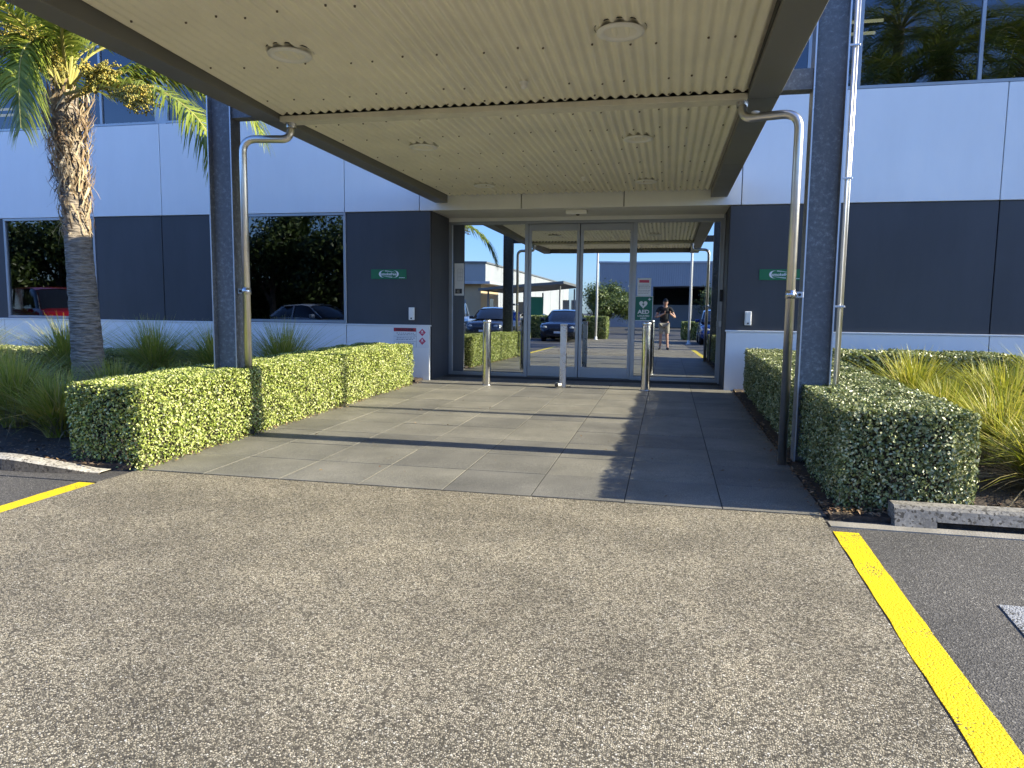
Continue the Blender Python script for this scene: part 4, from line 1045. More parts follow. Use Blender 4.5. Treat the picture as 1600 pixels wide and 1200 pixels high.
def palm(base, top, r_base, r_mid, label, fronds, nf_random, flen, fruit=True, boots=260, boot_z=.62, ll=.5, group=None, up=.5, lo_el=-.15, curl=.42, gap=False):
    bx, by = base; z0 = gz(by)
    tx_, ty_, tz_ = top
    e = empty('palm_tree', (bx, by, z0), label, 'palm tree', group)
    def axis(t): return Vector((bx+(tx_-bx)*t**1.3, by+(ty_-by)*t, z0+(tz_-z0)*t))
    bm = B(); n = 64; seg = 22; rings = []
    for i in range(n+1):
        t = i/n; c = axis(t)
        rad = r_base*(1+.35*max(0, .08-t)/.08)*(1-.25*min(1, t/.5)) if t < .5 else r_base*.75*(1-(t-.5)*.1)
        rad = rad*(1+.025*math.sin(i*2.4)+.02*random.uniform(-1, 1))
        rings.append([bm.verts.new(c+Vector((math.cos(a)*rad*(1+random.uniform(-.02, .02)), math.sin(a)*rad*(1+random.uniform(-.02, .02)), random.uniform(-.008, .008)))) for a in [2*math.pi*k/seg for k in range(seg)]])
    for a, b in zip(rings[:-1], rings[1:]):
        for k in range(seg): bm.faces.new((a[k], a[(k+1) % seg], b[(k+1) % seg], b[k]))
    bm.faces.new(rings[-1])
    mk('trunk', bm, M['palmbark'], e, True)
    # old leaf bases and fibre on the upper trunk
    V = []; F = []
    for k in range(boots):
        t = boot_z+(1.0-boot_z)*random.random()**.8; c = axis(t); a = random.uniform(0, 6.28)
        swell = 1+.85*max(0, (t-boot_z)/(1-boot_z))
        rad = r_base*.74*swell*random.uniform(.9, 1.05); L_ = random.uniform(.10, .34); w_ = random.uniform(.010, .042)
        out = Vector((math.cos(a), math.sin(a), 0)); tn = Vector((-math.sin(a), math.cos(a), 0))
        upd = (Vector((0, 0, 1))*random.choice((1, 1, 1, -.8))+out*random.uniform(.05, .5)+tn*random.uniform(-.5, .5)).normalized()
        p = c+out*rad-upd*L_*.4; n0 = len(V)
        for j in range(5):
            q = p+upd*L_*j/4+out*.03*math.sin(j*.9+k); ww = w_*(1-.75*(j/4))*.5
            V += [tuple(q-tn*ww), tuple(q+tn*ww)]
        for j in range(4): F.append((n0+2*j, n0+2*j+1, n0+2*j+3, n0+2*j+2))
    if V:
        o = npmesh('leaf_base_fibre', V, F, M['boot'], e); o['kind'] = 'stuff'
    T = Vector(top)
    for p in fronds: frond(droop=1.5, nl=120, pts=[T+Vector((random.uniform(-.08, .08), random.uniform(-.08, .08), -.1))]+[Vector(q) for q in p], name='frond', parent=e, ll=ll*1.4)
    for k in range(nf_random):
        a = k*2.399+random.uniform(-.2, .2); el = random.uniform(lo_el, 1.25)*up/.5
        if gap and math.cos(a) > .72 and el < 1.5: continue
        L_ = flen*random.uniform(.85, 1.1); d = Vector((math.cos(a), math.sin(a), 0))
        pts = [T+Vector((0, 0, -.12))]; q = T.copy(); ang = el
        for j in range(5):
            q = q+(d*math.cos(ang)+Vector((0, 0, math.sin(ang))))*L_/5; ang -= curl+random.uniform(-.06, .06); pts.append(q.copy())
        frond(pts, 'frond', e, nl=48, ll=ll)
    return e
def palmbark():
    m, N, L, P = newmat('palm_bark')
    tc = nd(N, 'ShaderNodeTexCoord'); mp = nd(N, 'ShaderNodeMapping'); mp.inputs['Scale'].default_value = (1, 1, 4.5); L.new(tc.outputs['Object'], mp.inputs[0])
    n1 = nd(N, 'ShaderNodeTexNoise'); n1.inputs['Scale'].default_value = 7; n1.inputs['Detail'].default_value = 8; n1.inputs['Roughness'].default_value = .7; L.new(mp.outputs[0], n1.inputs['Vector'])
    v = nd(N, 'ShaderNodeTexVoronoi'); v.inputs['Scale'].default_value = 9; L.new(mp.outputs[0], v.inputs['Vector'])
    r = ramp(N, [(.3, (.10, .08, .06)), (.5, (.27, .225, .18)), (.72, (.42, .36, .29))]); L.new(n1.outputs['Fac'], r.inputs[0])
    r2 = ramp(N, [(.0, (.45, .42, .4)), (.35, (1, 1, 1))]); L.new(v.outputs['Distance'], r2.inputs[0])
    mu = nd(N, 'ShaderNodeMix', data_type='RGBA', blend_type='MULTIPLY'); mu.inputs[0].default_value = .6; L.new(r.outputs[0], mu.inputs[6]); L.new(r2.outputs[0], mu.inputs[7])
    L.new(mu.outputs[2], P.inputs['Base Color']); P.inputs['Roughness'].default_value = .9
    ad = nd(N, 'ShaderNodeMath', operation='ADD'); L.new(n1.outputs['Fac'], ad.inputs[0]); L.new(v.outputs['Distance'], ad.inputs[1])
    bp = nd(N, 'ShaderNodeBump'); bp.inputs['Strength'].default_value = 1; bp.inputs['Distance'].default_value = .03; L.new(ad.outputs[0], bp.inputs['Height']); L.new(bp.outputs[0], P.inputs['Normal'])
    return m
M['palmbark'] = palmbark()
def nr(p, k=.783): return (p[0]*k, p[1]*k, CAM_Z+(p[2]-CAM_Z)*k)
pf = [[(-6.35, 7.02, 3.56), (-5.56, 6.84, 3.53), (-5.01, 6.74, 3.28), (-4.70, 6.67, 3.01), (-4.51, 6.62, 2.71), (-4.40, 6.58, 2.40)],
      [(-6.5, 7.6, 3.82), (-5.9, 7.9, 4.0), (-5.4, 8.0, 3.9), (-5.1, 8.05, 3.62), (-4.9, 8.1, 3.25)]]
pf += [[nr(q) for q in f_] for f_ in (
      [(-8.6, 8.7, 4.75), (-8.5, 8.3, 4.6), (-8.42, 8.1, 4.1), (-8.38, 8.05, 3.5)],
      [(-9.2, 8.9, 4.8), (-9.8, 8.6, 4.8), (-10.4, 8.45, 4.45), (-10.7, 8.35, 3.95)],
      [(-9.4, 9.0, 4.5), (-10.1, 8.9, 4.5), (-10.7, 8.8, 4.2), (-11.1, 8.7, 3.6)],
      [(-9.3, 8.7, 5.2), (-9.8, 8.3, 5.5), (-10.5, 8.0, 5.3), (-11.1, 7.8, 4.7)],
      [(-8.1, 8.5, 4.8), (-7.6, 8.1, 5.0), (-7.15, 7.9, 4.85), (-6.9, 7.8, 4.5)],
      [(-8.2, 9.7, 4.7), (-7.8, 10.0, 4.85), (-7.4, 10.2, 4.7), (-7.1, 10.3, 4.4)])]
pm = palm((-6.71, 7.2), (-6.87, 7.2, 3.62), .19, .2, 'palm with shaggy trunk top and golden fruit in the left bed', pf, 26, 2.1, up=.75, boots=620, boot_z=.55, lo_el=.5, curl=.36, ll=.45, gap=True)
for o_, e_, r_, n_ in (((-8.6, 9.1, 4.3), (-7.72, 8.75, 4.40), .25, 2200), ((-8.6, 9.0, 4.2), (-6.75, 8.35, 3.90), .17, 1100), ((-8.75, 9.0, 4.4), (-8.95, 8.6, 4.98), .33, 3000), ((-8.7, 9.0, 4.35), (-8.5, 8.6, 4.75), .27, 1400)):
    fruit_cluster(pm, nr(o_), nr(e_), r_, n_)
def leafy_tree(x, y, h, r, n, m, label, size=.16, trunk_h=.3, group=None, squash=.8):
    z0 = gz(y); e = empty('tree', (x, y, z0), label, 'tree', group)
    bm = B(); top = Vector((x+random.uniform(-.1, .1)*h*.3, y, z0+h*.55))
    tube(bm, [(x, y, z0-.1), (x+.05, y, z0+h*.2), top], [h*.032, h*.025, h*.012], 10)
    blobs = []
    for k in range(11):
        a = k*2.4; el = random.uniform(-.35, 1.0); rr = r*random.uniform(.35, .78)
        c = Vector((x+rr*math.cos(a)*math.cos(el*.8), y+rr*math.sin(a)*math.cos(el*.8), z0+h*(trunk_h+(1-trunk_h)*.45)+rr*math.sin(el)*squash))
        tube(bm, [(x, y, z0+h*random.uniform(.15, .4)), ((x+c.x)/2, (y+c.y)/2, (z0+h*.4+c.z)/2), c], [h*.014, h*.009, h*.003], 6)
        blobs.append((c, r*random.uniform(.32, .55)))
    mk('trunk', bm, M['wood'], e)
    P = []; Q = []
    per = n//len(blobs)
    for c, br in blobs:
        q = rng.normal(0, 1, (per, 3)); q /= np.linalg.norm(q, axis=1, keepdims=True); rr = rng.random(per)**.4*(1+.25*rng.normal(0, 1, per))
        P.append(q*rr[:, None]*br*np.array([1, 1, .8])+np.array(c)); Q.append(q)
    leaves('crown', np.concatenate(P), np.concatenate(Q), size, m, e, asp=.5); return e
# ------------------------------------------------------------------ car park behind the camera (seen in the glass)
M['paint_navy'] = mat('navy_car_paint', (.012, .014, .022), .22, .3, var=.05, coat=.8, rvar=.03)
M['paint_blue'] = mat('blue_car_paint', (.015, .05, .22), .22, .3, var=.05, coat=.8, rvar=.03)
M['paint_silver'] = mat('silver_car_paint', (.24, .28, .33), .25, .5, var=.05, coat=.8, rvar=.03)
M['paint_grey'] = mat('grey_car_paint', (.05, .055, .065), .22, .4, var=.05, coat=.8, rvar=.03)
M['paint_white'] = mat('white_car_paint', (.72, .72, .70), .22, 0, var=.02, coat=.8, rvar=.03)
M['paint_red'] = mat('red_car_paint', (.42, .012, .018), .25, 0, var=.04, coat=.8, rvar=.03)
M['carglass'] = mat('car_glass', (.015, .018, .022), .05, 0, var=.02, spec=.9, rvar=.01)
M['headlamp'] = mat('headlamp_lens', (.55, .56, .52), .12, .2, rvar=.03)
M['tail'] = mat('tail_lamp', (.35, .01, .01), .2)
M['rim'] = mat('alloy_rim', (.42, .43, .45), .3, .8)
def loft(bm, secs, close=False):
    rows = [[bm.verts.new(p) for p in s] for s in secs]
    for a, b in zip(rows[:-1], rows[1:]):
        for k in range(len(a)-1): bm.faces.new((a[k], a[k+1], b[k+1], b[k]))
    return rows
def car(x, y, rz, paint, label, L=4.6, W=1.78, H=1.45, kind='sedan', group='cars parked behind the camera'):
    e = empty('parked_car', (x, y, gz(y)), label, 'car', group, rz)
    hw = W/2; hb = .92 if kind in ('pickup', 'van') else .88; hood = .90 if kind != 'pickup' else 1.02
    belt = .94 if kind == 'sedan' else (1.08 if kind == 'pickup' else (.98 if kind == 'hatch' else 1.05))
    def sec(yy, w, zt, zs=.22):
        return [(-w*.0, yy, zs)] and [(-w*.80, yy, zs), (-w*.97, yy, zs+.12), (-w, yy, zs+.32), (-w*.985, yy, min(zt-.09, .74)), (-w*.93, yy, zt-.03), (-w*.6, yy, zt+.005), (0, yy, zt+.02), (w*.6, yy, zt+.005), (w*.93, yy, zt-.03), (w*.985, yy, min(zt-.09, .74)), (w, yy, zs+.32), (w*.97, yy, zs+.12), (w*.80, yy, zs)]
    f = L/2
    if kind == 'van':
        st = [(f, hw*.80, .72, .3), (f-.06, hw*.93, .98, .24), (f-.5, hw, 1.1, .22), (f-.95, hw, 1.2, .22), (-f+.1, hw, 1.2, .22), (-f, hw*.96, 1.15, .3)]
    else:
        st = [(f, hw*.72, .62, .30), (f-.05, hw*.86, .74, .24), (f-.25, hw*.96, .82, .22), (f-.75, hw, hood-.03, .22), (f-1.25, hw, hood+.02, .22), (.2, hw, belt, .22), (-f+1.2, hw, belt+.01, .22), (-f+.5, hw*.98, belt, .24), (-f+.12, hw*.92, belt-.05, .26), (-f, hw*.82, .70, .34)]
    bm = B(); rows = loft(bm, [sec(*s) for s in st]); bm.faces.new(rows[0][::-1]); bm.faces.new(rows[-1])
    for a, b in zip(rows[:-1], rows[1:]): bm.faces.new((a[0], b[0], b[-1], a[-1]))
    bmesh.ops.recalc_face_normals(bm, faces=bm.faces[:])
    mk('body', bm, paint, e, True, wc=False)
    # greenhouse
    if kind == 'sedan': G = [(f-1.32, belt-.02, .93), (f-2.05, H-.06, .74), (f-2.5, H, .76), (-f+1.75, H-.02, .75), (-f+.75, belt+.02, .88)]
    elif kind == 'hatch': G = [(f-1.2, belt-.02, .93), (f-1.95, H-.06, .76), (f-2.4, H, .78), (-f+.75, H-.05, .76), (-f+.18, belt+.0, .88)]
    elif kind == 'pickup': G = [(f-1.45, belt-.02, .93), (f-2.05, H-.06, .78), (f-2.4, H, .80), (f-3.15, H-.03, .79), (f-3.4, belt, .9)]
    else: G = [(f-.8, 1.1, .95), (f-1.45, H-.08, .84), (f-1.9, H, .86), (-f+.25, H, .86), (-f+.08, 1.15, .95)]
    def gsec(yy, z, k):
        zb_ = belt-.03 if kind != 'van' else 1.12
        w0 = hw*.93; w1 = hw*k
        if z <= zb_+.08: return [(-w0, yy, zb_), (-w0*.98, yy, z), (-w0*.5, yy, z+.012), (0, yy, z+.016), (w0*.5, yy, z+.012), (w0*.98, yy, z), (w0, yy, zb_)]
        return [(-w0, yy, zb_), (-w1, yy, z-.05), (-w1*.82, yy, z), (0, yy, z+.025), (w1*.82, yy, z), (w1, yy, z-.05), (w0, yy, zb_)]
    bm = B(); S_ = [gsec(*q) for q in G]; rows = loft(bm, S_); bmesh.ops.recalc_face_normals(bm, faces=bm.faces[:])
    mk('greenhouse_glass', bm, M['carglass'], e, True, wc=False)
    # roof skin and pillars
    bm = B(); off = .012
    lo = 1; hi = len(S_)-2
    def rp(p, d=off): return (p[0]*1.01, p[1], p[2]+d)
    rows = loft(bm, [[rp(p) for p in S_[i][1:6]] for i in range(lo, hi+1)])
    for side in (0, 1):
        c = 1 if side == 0 else 5; b0 = 0 if side == 0 else 6
        def bar(p, q, w_=.045):
            p, q = Vector(p), Vector(q); s = Vector((1.012, 1, 1)); p = Vector((p.x*1.012, p.y, p.z)); q = Vector((q.x*1.012, q.y, q.z)); d = Vector((0, w_, 0))
            bm.faces.new([bm.verts.new(v) for v in (p-d, p+d, q+d, q-d)])
        bar(S_[0][c], S_[1][c]); bar(S_[-1][c], S_[-2][c], .09)
        ym = (G[1][0]+G[-2][0])/2-.1; pm_ = Vector(S_[2][c]); pm_.y = ym; bm_ = Vector(S_[2][b0]); bm_.y = ym; bar(bm_, pm_)
        if kind == 'van': bar((S_[2][b0][0], G[-2][0]+.9, 1.12), (S_[2][c][0], G[-2][0]+.9, H-.05), .5)
    bmesh.ops.recalc_face_normals(bm, faces=bm.faces[:])
    mk('roof', bm, paint, e, True, wc=False)
    # wheels
    for sy in (f-.92, -f+.95):
        for sx in (-1, 1):
            w = bpy.data.objects.new('wheel', None); link(w); w.parent = e; w.location = (sx*(hw-.10), sy, .32)
            b = B(); tube(b, [(-.105, 0, 0), (-.085, 0, 0), (.085, 0, 0), (.105, 0, 0)], [.27, .32, .32, .27], 24); t = mk('tyre', b, M['black'], w, True, wc=False)
            b = B(); tube(b, [(sx*.09, 0, 0), (sx*.109, 0, 0), (sx*.1, 0, 0)], [.215, .2, .03], 20); mk('rim', b, M['rim'], w, True, wc=False)
    zl = .66 if kind != 'pickup' else .78
    for sx in (-1, 1):
        b = B(); bmesh.ops.create_uvsphere(b, u_segments=14, v_segments=8, radius=1)
        for v in b.verts: v.co = Vector((sx*hw*.73+v.co.x*.19, f-.15-abs(sx*v.co.x)*.0+v.co.y*.14-.06*v.co.x*sx, zl+v.co.z*.085))
        mk('headlight', b, M['headlamp'], e, True, wc=False)
        b = box(B(), min(sx*hw*.6, sx*hw*.92), max(sx*hw*.6, sx*hw*.92), -f-.012, -f+.1, .72, .86, .02, 2); mk('tail_light', b, M['tail'], e, wc=False)
        b = box(B(), min(sx*(hw-.02), sx*(hw+.17)), max(sx*(hw-.02), sx*(hw+.17)), f-1.62, f-1.5, belt-.02, belt+.12, .03, 2); mk('wing_mirror', b, paint, e, True, wc=False)
    b = box(B(), -hw*.42, hw*.42, f-.09, f+.006, .50, .60, .01); mk('grille', b, M['black'], e, wc=False)
    b = box(B(), -hw*.62, hw*.62, f-.09, f+.004, .30, .38, .01); mk('air_intake', b, M['black'], e, wc=False)
    b = box(B(), -.18, .18, f+.004, f+.016, .40, .49, .004); mk('number_plate', b, M['signwhite'], e, wc=False)
    return e
car(-4.72, -8.75, 0, M['paint_navy'], 'dark navy sedan facing the entrance, mirrored in the door glass', H=1.42)
car(-8.25, -9.0, 0, M['paint_grey'], 'charcoal hatchback parked left of the navy sedan', kind='hatch', H=1.5, L=4.3)
car(-10.9, -10.2, 0, M['paint_silver'], 'silver blue pickup at the left end of the parked row', kind='pickup', H=1.8, L=5.2, W=1.85)
car(2.25, -8.2, 0, M['paint_blue'], 'bright blue hatchback mirrored at the right of the door glass', kind='hatch', H=1.5, L=4.2)
car(-13.6, -3.6, R(-70), M['paint_white'], 'white hatchback mirrored in the ground floor window', kind='hatch', H=1.48, L=4.3)
car(-24.5, -1.8, R(-60), M['paint_red'], 'red van mirrored in the far left window', kind='van', H=2.0, L=4.9, W=1.95)
car(-12.5, -40.5, R(90), M['paint_white'], 'white car under the far car park shelter', kind='sedan')
hedge('waist high hedge behind the navy sedan', [(-7.2, -12.8), (-3.0, -12.8), (-3.0, -11.5), (-7.2, -11.5)], 1.15, 1500, .055, M['hedge'], 'car park hedges')
hedge('short hedge behind the blue hatchback', [(.75, -14.6), (4.4, -14.6), (4.4, -13.4), (.75, -13.4)], .95, 1200, .06, M['hedge'], 'car park hedges')
leafy_tree(-4.15, -26, 3.9, 1.95, 16000, M['treeB'], 'round bushy tree in the car park, mirrored in the sliding door', .17, .08, None, 1.0)
leafy_tree(3.4, -21, 3.6, 1.7, 5000, M['treeA'], 'small dark tree behind the blue hatchback', .14, .2)
DG = 'dark trees along the car park'
for x, y, h, r_, lab in ((-17.5, -14, 6.6, 2.9, 'dark tree nearest the white hatchback'), (-22.5, -15, 7.2, 3.2, 'tall dark tree second along the car park edge'), (-27.5, -13, 6.9, 3.2, 'dark tree third along the car park edge'),
                      (-33, -11, 7.4, 3.4, 'tall dark tree behind the red van'), (-39, -10, 7.2, 3.4, 'dark tree fifth along the car park edge'), (-45, -7, 7.4, 3.6, 'dark tree farthest along the car park edge')):
    leafy_tree(x, y, h, r_*1.05, 15000, M['treeA'], lab, .26, .10, DG, 1.15)
# shrubs under the dark trees
hedge('dense dark hedge under the car park trees', [(-48, -17), (-15, -20), (-15, -17.5), (-48, -14)], 2.9, 180, .22, M['treeA'], 'car park hedges')
# flagpoles
def flagpole(x, y, h, label, r_=.055):
    e = empty('flagpole', (x, y, gz(y)), label, 'flagpole', 'white flagpoles')
    mk('pole', tube(B(), [(x, y, gz(y)), (x, y, gz(y)+h*.5), (x, y, gz(y)+h)], [r_, r_*.85, r_*.55], 14), M['plastic'], e, True)
    b = B(); bmesh.ops.create_uvsphere(b, u_segments=12, v_segments=8, radius=.07)
    for v in b.verts: v.co += Vector((x, y, gz(y)+h+.05))
    mk('finial', b, M['plastic'], e, True)
    b = lathe(B(), [(.13, gz(y)), (.13, gz(y)+.02), (.075, gz(y)+.03), (.07, gz(y)+.16), (r_, gz(y)+.17)], 16, (x, y)); mk('base_plate', b, M['plastic'], e, True)
    b = tube(B(), [(x+r_+.015, y, gz(y)+1.1), (x+r_*.6+.015, y, gz(y)+h-.1)], .005, 5); mk('halyard', b, M['plastic'], e)
flagpole(-3.45, -10.6, 9, 'white flagpole beside the navy sedan'); flagpole(.93, -6.9, 9, 'white flagpole beside the blue hatchback')
flagpole(8.6, 8.13, 9, 'white flagpole on the lawn right of the entrance', .075)
# accessible parking sign
x, y = -5.55, -1.4; g = gz(y)
e = empty('parking_sign', (x, y, g), 'blue wheelchair parking sign on a post by the left bay', 'sign')
mk('post', tube(B(), [(x, y, g), (x, y, g+1.25)], .024, 12), M['steeledge'], e, True)
bxo('sign_plate', x-.14, x+.14, y+.026, y+.032, g+.93, g+1.25, M['signblue'], e, .002); bxo('lower_plate', x-.14, x+.14, y+.026, y+.032, g+.72, g+.92, M['signwhite'], e, .002)
def sym(pts): return [(x-px*.0105, g+1.09+pz*.0105) for px, pz in pts]
yy = y+.036
b = B(); hd = [(math.cos(a)*1.5-1.5, math.sin(a)*1.5+9.5) for a in [2*math.pi*k/14 for k in range(14)]]; plate_xz(b, sym(hd), yy, yy-.003); mk('wheelchair_symbol', b, M['signwhite'], e)
b = B(); plate_xz(b, sym([(-2.2, 7.5), (-.8, 7.5), (-.6, 1), (3.5, 1), (5.5, -5), (7.5, -4.6), (7.3, -3.6), (6.2, -3.6), (4.4, 2.2), (.6, 2.2), (.4, 4), (3.2, 4), (3.2, 5), (.3, 5), (.2, 7), (-.6, 8), (-2.2, 8)]), yy, yy-.003); mk('wheelchair_symbol', b, M['signwhite'], e)
b = B(); ring = [(-1+math.cos(a)*5, -3.2+math.sin(a)*5, -1+math.cos(a)*3.8, -3.2+math.sin(a)*3.8) for a in [R(110+ k*250/20) for k in range(21)]]
vo = [b.verts.new((x-p[0]*.0105, yy, g+1.09+p[1]*.0105)) for p in ring]; vi = [b.verts.new((x-p[2]*.0105, yy, g+1.09+p[3]*.0105)) for p in ring]
for k in range(20): b.faces.new((vo[k], vo[k+1], vi[k+1], vi[k]))
mk('wheelchair_symbol', b, M['signwhite'], e)
# far warehouses
M['wh_grey'] = corr_wall_mat('warehouse_grey', (.34, .36, .39), 3.2); M['wh_pale'] = mat('warehouse_pale', (.40, .40, .385), .6, var=.06, vs_=.3)
M['wh_dark'] = mat('shutter_dark', (.03, .032, .036), .6); M['cream'] = mat('cream_render', (.66, .50, .30), .7, var=.06)
M['roofgrey'] = mat('pale_metal_roof', (.55, .56, .57), .4, .2); M['bannergreen'] = mat('green_banner', (.05, .22, .09), .6)
G0 = gz(-20)
e = empty('warehouse', (8, -42, G0), 'grey clad warehouse with a dark loading door behind the camera', 'building', 'warehouses behind the car park')
bxo('wall', -6.3, -1.4, -62, -42, G0, 5.6, M['wh_grey'], e); bxo('wall', 3.3, 34, -62, -42, G0, 5.6, M['wh_grey'], e); bxo('wall', -1.4, 3.3, -62, -42.003, 3.5, 5.6, M['wh_grey'], e)
bxo('loading_bay', -1.4, 3.3, -50, -49.9, G0, 3.5, M['wh_dark'], e); bxo('inner_wall', -1.4, 3.3, -46, -45.9, G0, 1.9, M['wh_pale'], e)
bxo('roof_edge', -6.4, 34.1, -62.1, -41.9, 5.6, 5.75, M['roofgrey'], e)
e = empty('warehouse', (-25, -99, G0), 'long pale panelled warehouse receding behind the left car park', 'building', 'warehouses behind the car park')
for k in range(9): bxo('wall_panel', -42, -22.5, -140+8.6*k+.06, -140+8.6*(k+1)-.06, G0, 7.0, M['wh_pale'], e)
bxo('roof_edge', -42.2, -22.3, -140.1, -62.4, 7.0, 7.2, M['beam'], e)
e = empty('gatehouse', (-19, -38, G0), 'small cream office with a flat white awning roof', 'building')
bxo('wall', -25, -15.9, -42, -35.5, G0, 3.4, M['cream'], e); bxo('awning_roof', -25.6, -14.9, -42.6, -34.6, 3.4, 3.62, M['roofgrey'], e)
bxo('window', -15.95, -15.87, -40, -38.6, .9, 2.2, M['carglass'], e); bxo('window', -22, -19.5, -35.55, -35.47, .9, 2.2, M['carglass'], e); bxo('door', -18.2, -17.2, -35.55, -35.47, G0, 2.1, M['wh_pale'], e)
e = empty('parking_shelter', (-11, -36, G0), 'dark roofed parking shelter with a green banner', 'shelter')
bm = B(); v = [bm.verts.new(p) for p in [(-15.2, -43, 2.75), (-8.2, -43, 3.35), (-8.2, -32, 3.35), (-15.2, -32, 2.75), (-15.2, -43, 2.95), (-8.2, -43, 3.55), (-8.2, -32, 3.55), (-15.2, -32, 2.95)]]
for f_ in ((0, 1, 2, 3), (7, 6, 5, 4), (0, 4, 5, 1), (1, 5, 6, 2), (2, 6, 7, 3), (3, 7, 4, 0)): bm.faces.new([v[i] for i in f_])
bmesh.ops.recalc_face_normals(bm, faces=bm.faces[:]); mk('roof', bm, M['beam'], e)
for px in (-14.6, -11.6, -8.6):
    for py in (-42, -33): mk('post', tube(B(), [(px, py, G0), (px, py, 3.2 if px > -10 else 2.85)], .07, 10), M['beam'], e, True)
bxo('banner', -11.4, -10.0, -33.05, -33.0, .3, 2.3, M['bannergreen'], e); bxo('screen_panel', -14.4, -12.0, -43.1, -43.0, .2, 2.0, M['wh_pale'], e)
bxo('screen_panel', -9.8, -9.2, -43.1, -43.0, 1.0, 2.2, M['wh_pale'], e); bxo('screen_panel', -9.0, -8.5, -43.1, -43.0, 1.0, 2.2, M['wh_pale'], e)
# kerb island in front of the warehouse
o = bxo('kerb', -3.2, 30, -30.6, -30.3, G0, G0+.14, M['strip']); tag(o, 'far pale kerb in front of the grey warehouse', 'kerb', 'concrete kerbs along the planting beds')
# palms behind the camera, mirrored upstairs
PG = 'tall palms behind the camera'
for bx_, by_, h, lab in ((6.3, -1.0, 7.6, 'tall palm mirrored in the upper right window, nearest the entrance'), (8.2, -3.4, 9.6, 'tallest palm mirrored in the upper right window'), (9.6, -.8, 8.0, 'tall palm mirrored in the upper right window, third from the entrance'),
                      (11.6, -3.2, 9.2, 'tall palm mirrored at the right end of the upper windows'), (7.4, -5.6, 11.2, 'tall palm standing behind the others right of the camera')):
    palm((bx_, by_), (bx_+.2, by_, h), .22, .17, lab, [], 36, 3.4, boots=120, boot_z=.8, group=PG, up=.45, ll=.75)

# ------------------------------------------------------------------ the photographer
M['skin'] = mat('skin', (.52, .30, .21), .5, var=.06); M['shirt'] = mat('black_shirt', (.014, .014, .016), .8, var=.2, vs_=12)
M['shorts'] = mat('stone_shorts', (.34, .31, .25), .85, var=.1, vs_=14); M['shoe'] = mat('dark_shoe', (.03, .026, .022), .7); M['cap'] = mat('black_cap', (.018, .018, .02), .8); M['hair'] = mat('dark_hair', (.03, .02, .014), .6)
def skin(name, verts, edges, rad, m, parent, sub=2, root=0):
    me = bpy.data.meshes.new(name); me.from_pydata(verts, edges, []); o = bpy.data.objects.new(name, me); link(o)
    md = o.modifiers.new('skin', 'SKIN'); md.use_smooth_shade = True
    sk = me.skin_vertices[0].data
    for i, r_ in enumerate(rad):
        sk[i].radius = (r_, r_) if not isinstance(r_, tuple) else r_
        sk[i].use_root = (i == root)
    sb = o.modifiers.new('sub', 'SUBSURF'); sb.levels = sub; sb.render_levels = sub
    dg = bpy.context.evaluated_depsgraph_get(); m2 = bpy.data.meshes.new_from_object(o.evaluated_get(dg)); m2.name = name
    bpy.data.objects.remove(o); bpy.data.meshes.remove(me)
    m2.materials.clear(); m2.materials.append(m); m2.polygons.foreach_set('use_smooth', [True]*len(m2.polygons))
    return mkmesh(name, m2, m, parent)
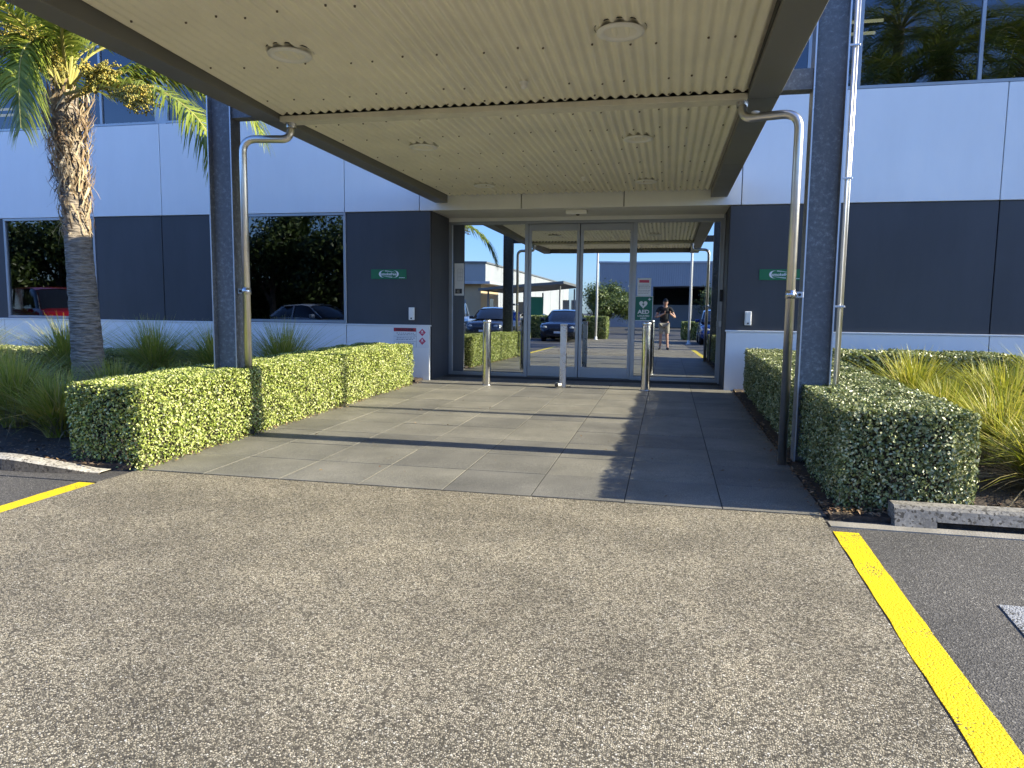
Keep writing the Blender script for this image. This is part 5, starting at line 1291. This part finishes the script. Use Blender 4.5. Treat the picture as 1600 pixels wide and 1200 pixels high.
def photographer():
    px, py = -.10, -.46; g = gz(py)
    e = empty('person', (px, py, g), 'person in black T-shirt, cap and pale shorts holding up a phone', 'person')
    def P(x, y, z): return (px+x, py+y, g+z)
    hipL, hipR = P(-.09, 0, .92), P(.09, 0, .92)
    sx, sz = .19, 1.43
    handL, handR = (-.075, -.075, CAM_Z-.03), (.075, -.075, CAM_Z-.03)
    elL, elR = P(-.30, .06, 1.13), P(.36, .06, 1.13)
    V = [P(0, 0, .97), P(0, -.01, 1.12), P(0, .0, 1.32), P(.0, .0, 1.46), P(.01, .02, 1.53), P(.02, .04, 1.60), P(.025, .045, 1.68),
         P(-sx, 0, sz), elL, handL, P(sx, 0, sz), elR, handR,
         hipL, P(-.11, .02, .50), P(-.12, -.02, .10), P(-.13, .08, .04), hipR, P(.10, .03, .50), P(.13, .02, .10), P(.16, .13, .04)]
    E_ = [(0, 1), (1, 2), (2, 3), (3, 4), (4, 5), (5, 6), (3, 7), (7, 8), (8, 9), (3, 10), (10, 11), (11, 12), (0, 13), (13, 14), (14, 15), (15, 16), (0, 17), (17, 18), (18, 19), (19, 20)]
    Rd = [(.14, .10), (.135, .10), (.15, .105), (.085, .075), .055, .078, .07, .062, .043, .03, .062, .043, .03, .085, .058, .04, .035, .085, .058, .04, .035]
    skin('body', V, E_, Rd, M['skin'], e)
    # T-shirt: torso and short sleeves
    V2 = [P(0, 0, .84), P(0, -.01, 1.12), P(0, .0, 1.32), P(0, 0, 1.45), P(-sx, 0, sz), P(-sx*.62-.30*.38-.03, .03, 1.28), P(sx, 0, sz), P(sx*.62+.36*.38+.03, .03, 1.28)]
    skin('t_shirt', V2, [(0, 1), (1, 2), (2, 3), (3, 4), (4, 5), (3, 6), (6, 7)], [(.175, .135), (.17, .135), (.178, .135), (.09, .085), .078, .068, .078, .068], M['shirt'], e)
    V3 = [P(0, 0, .96), P(-.095, 0, .88), P(-.11, .015, .53), P(.095, 0, .88), P(.105, .025, .53)]
    skin('shorts', V3, [(0, 1), (1, 2), (0, 3), (3, 4)], [(.155, .12), .105, .088, .105, .088], M['shorts'], e)
    for ax, ay, dx in ((-.12, -.02, -.01), (.13, .02, .03)):
        skin('shoe', [P(ax, ay-.06, .05), P(ax, ay+.03, .055), P(ax+dx, ay+.13, .045), P(ax+dx*1.5, ay+.2, .035)], [(0, 1), (1, 2), (2, 3)], [(.045, .05), (.05, .055), (.05, .042), (.038, .03)], M['shoe'], e)
    # head details: face towards the phone
    hx, hy, hz = P(.022, .045, 1.64)
    b = B(); bmesh.ops.create_uvsphere(b, u_segments=20, v_segments=14, radius=1)
    for v in b.verts:
        v.co = Vector((hx+v.co.x*.077*(1-.12*max(0, -v.co.z)), hy+v.co.y*.098, hz+v.co.z*.122))
    mk('head', b, M['skin'], e, True)
    b = B(); bmesh.ops.create_uvsphere(b, u_segments=20, v_segments=14, radius=1)
    kill = [v for v in b.verts if v.co.z < .15]; bmesh.ops.delete(b, geom=kill, context='VERTS')
    for v in b.verts: v.co = Vector((hx+v.co.x*.088, hy-.004+v.co.y*.108, hz+.012+v.co.z*.128))
    mk('cap_crown', b, M['cap'], e, True)
    b = prism(B(), [(hx+.075*math.cos(a), hy+.075+.075*math.sin(a)) for a in [math.pi*k/12 for k in range(13)]], hz+.028, hz+.036); mk('cap_peak', b, M['cap'], e)
    b = tube(B(), [(hx, hy+.092, hz+.015), (hx, hy+.115, hz-.03)], [.010, .016], 8); mk('nose', b, M['skin'], e, True)
    for s in (-1, 1):
        b = B(); bmesh.ops.create_uvsphere(b, u_segments=10, v_segments=6, radius=.011)
        for v in b.verts: v.co += Vector((hx+s*.03, hy+.088, hz+.008))
        mk('eye', b, M['ink'], e, True)
        b = B(); bmesh.ops.create_uvsphere(b, u_segments=10, v_segments=8, radius=1)
        for v in b.verts: v.co = Vector((hx+s*.078+v.co.x*.012, hy+v.co.y*.02, hz-.005+v.co.z*.034))
        mk('ear', b, M['skin'], e, True)
    bxo('mouth', hx-.022, hx+.022, hy+.088, hy+.094, hz-.056, hz-.048, M['signpink'], e, .002)
    # hands closed on the phone's edges
    for s, h in ((-1, handL), (1, handR)):
        hx_, hy_, hz_ = h
        vs2 = [(hx_, hy_, hz_-.01), (hx_+s*.004, hy_+.02, hz_+.03)]; es = [(0, 1)]; rd = [(.024, .018), (.028, .016)]
        for k in range(4):
            bz = hz_+.005+.018*k; n0 = len(vs2); ln = (.8, 1.0, .95, .85)[k]
            vs2 += [(hx_+s*.022, hy_+.03, bz), (hx_+s*.02, hy_+.03+.024*ln, bz+.004), (hx_-s*.004, hy_+.034+.024*ln, bz+.006)]
            es += [(1, n0), (n0, n0+1), (n0+1, n0+2)]; rd += [.0085, .008, .007]
        n0 = len(vs2); vs2 += [(hx_+s*.012, hy_-.004, hz_+.05), (hx_-s*.01, hy_+.0, hz_+.075)]; es += [(1, n0), (n0, n0+1)]; rd += [.010, .008]
        skin('hand', vs2, es, rd, M['skin'], e, sub=1)
    ph = bxo('phone', -.078, .078, -.048, -.039, CAM_Z-.04, CAM_Z+.037, M['black'], None, .003); tag(ph, 'black phone held up in both hands by the photographer', 'phone')
photographer()
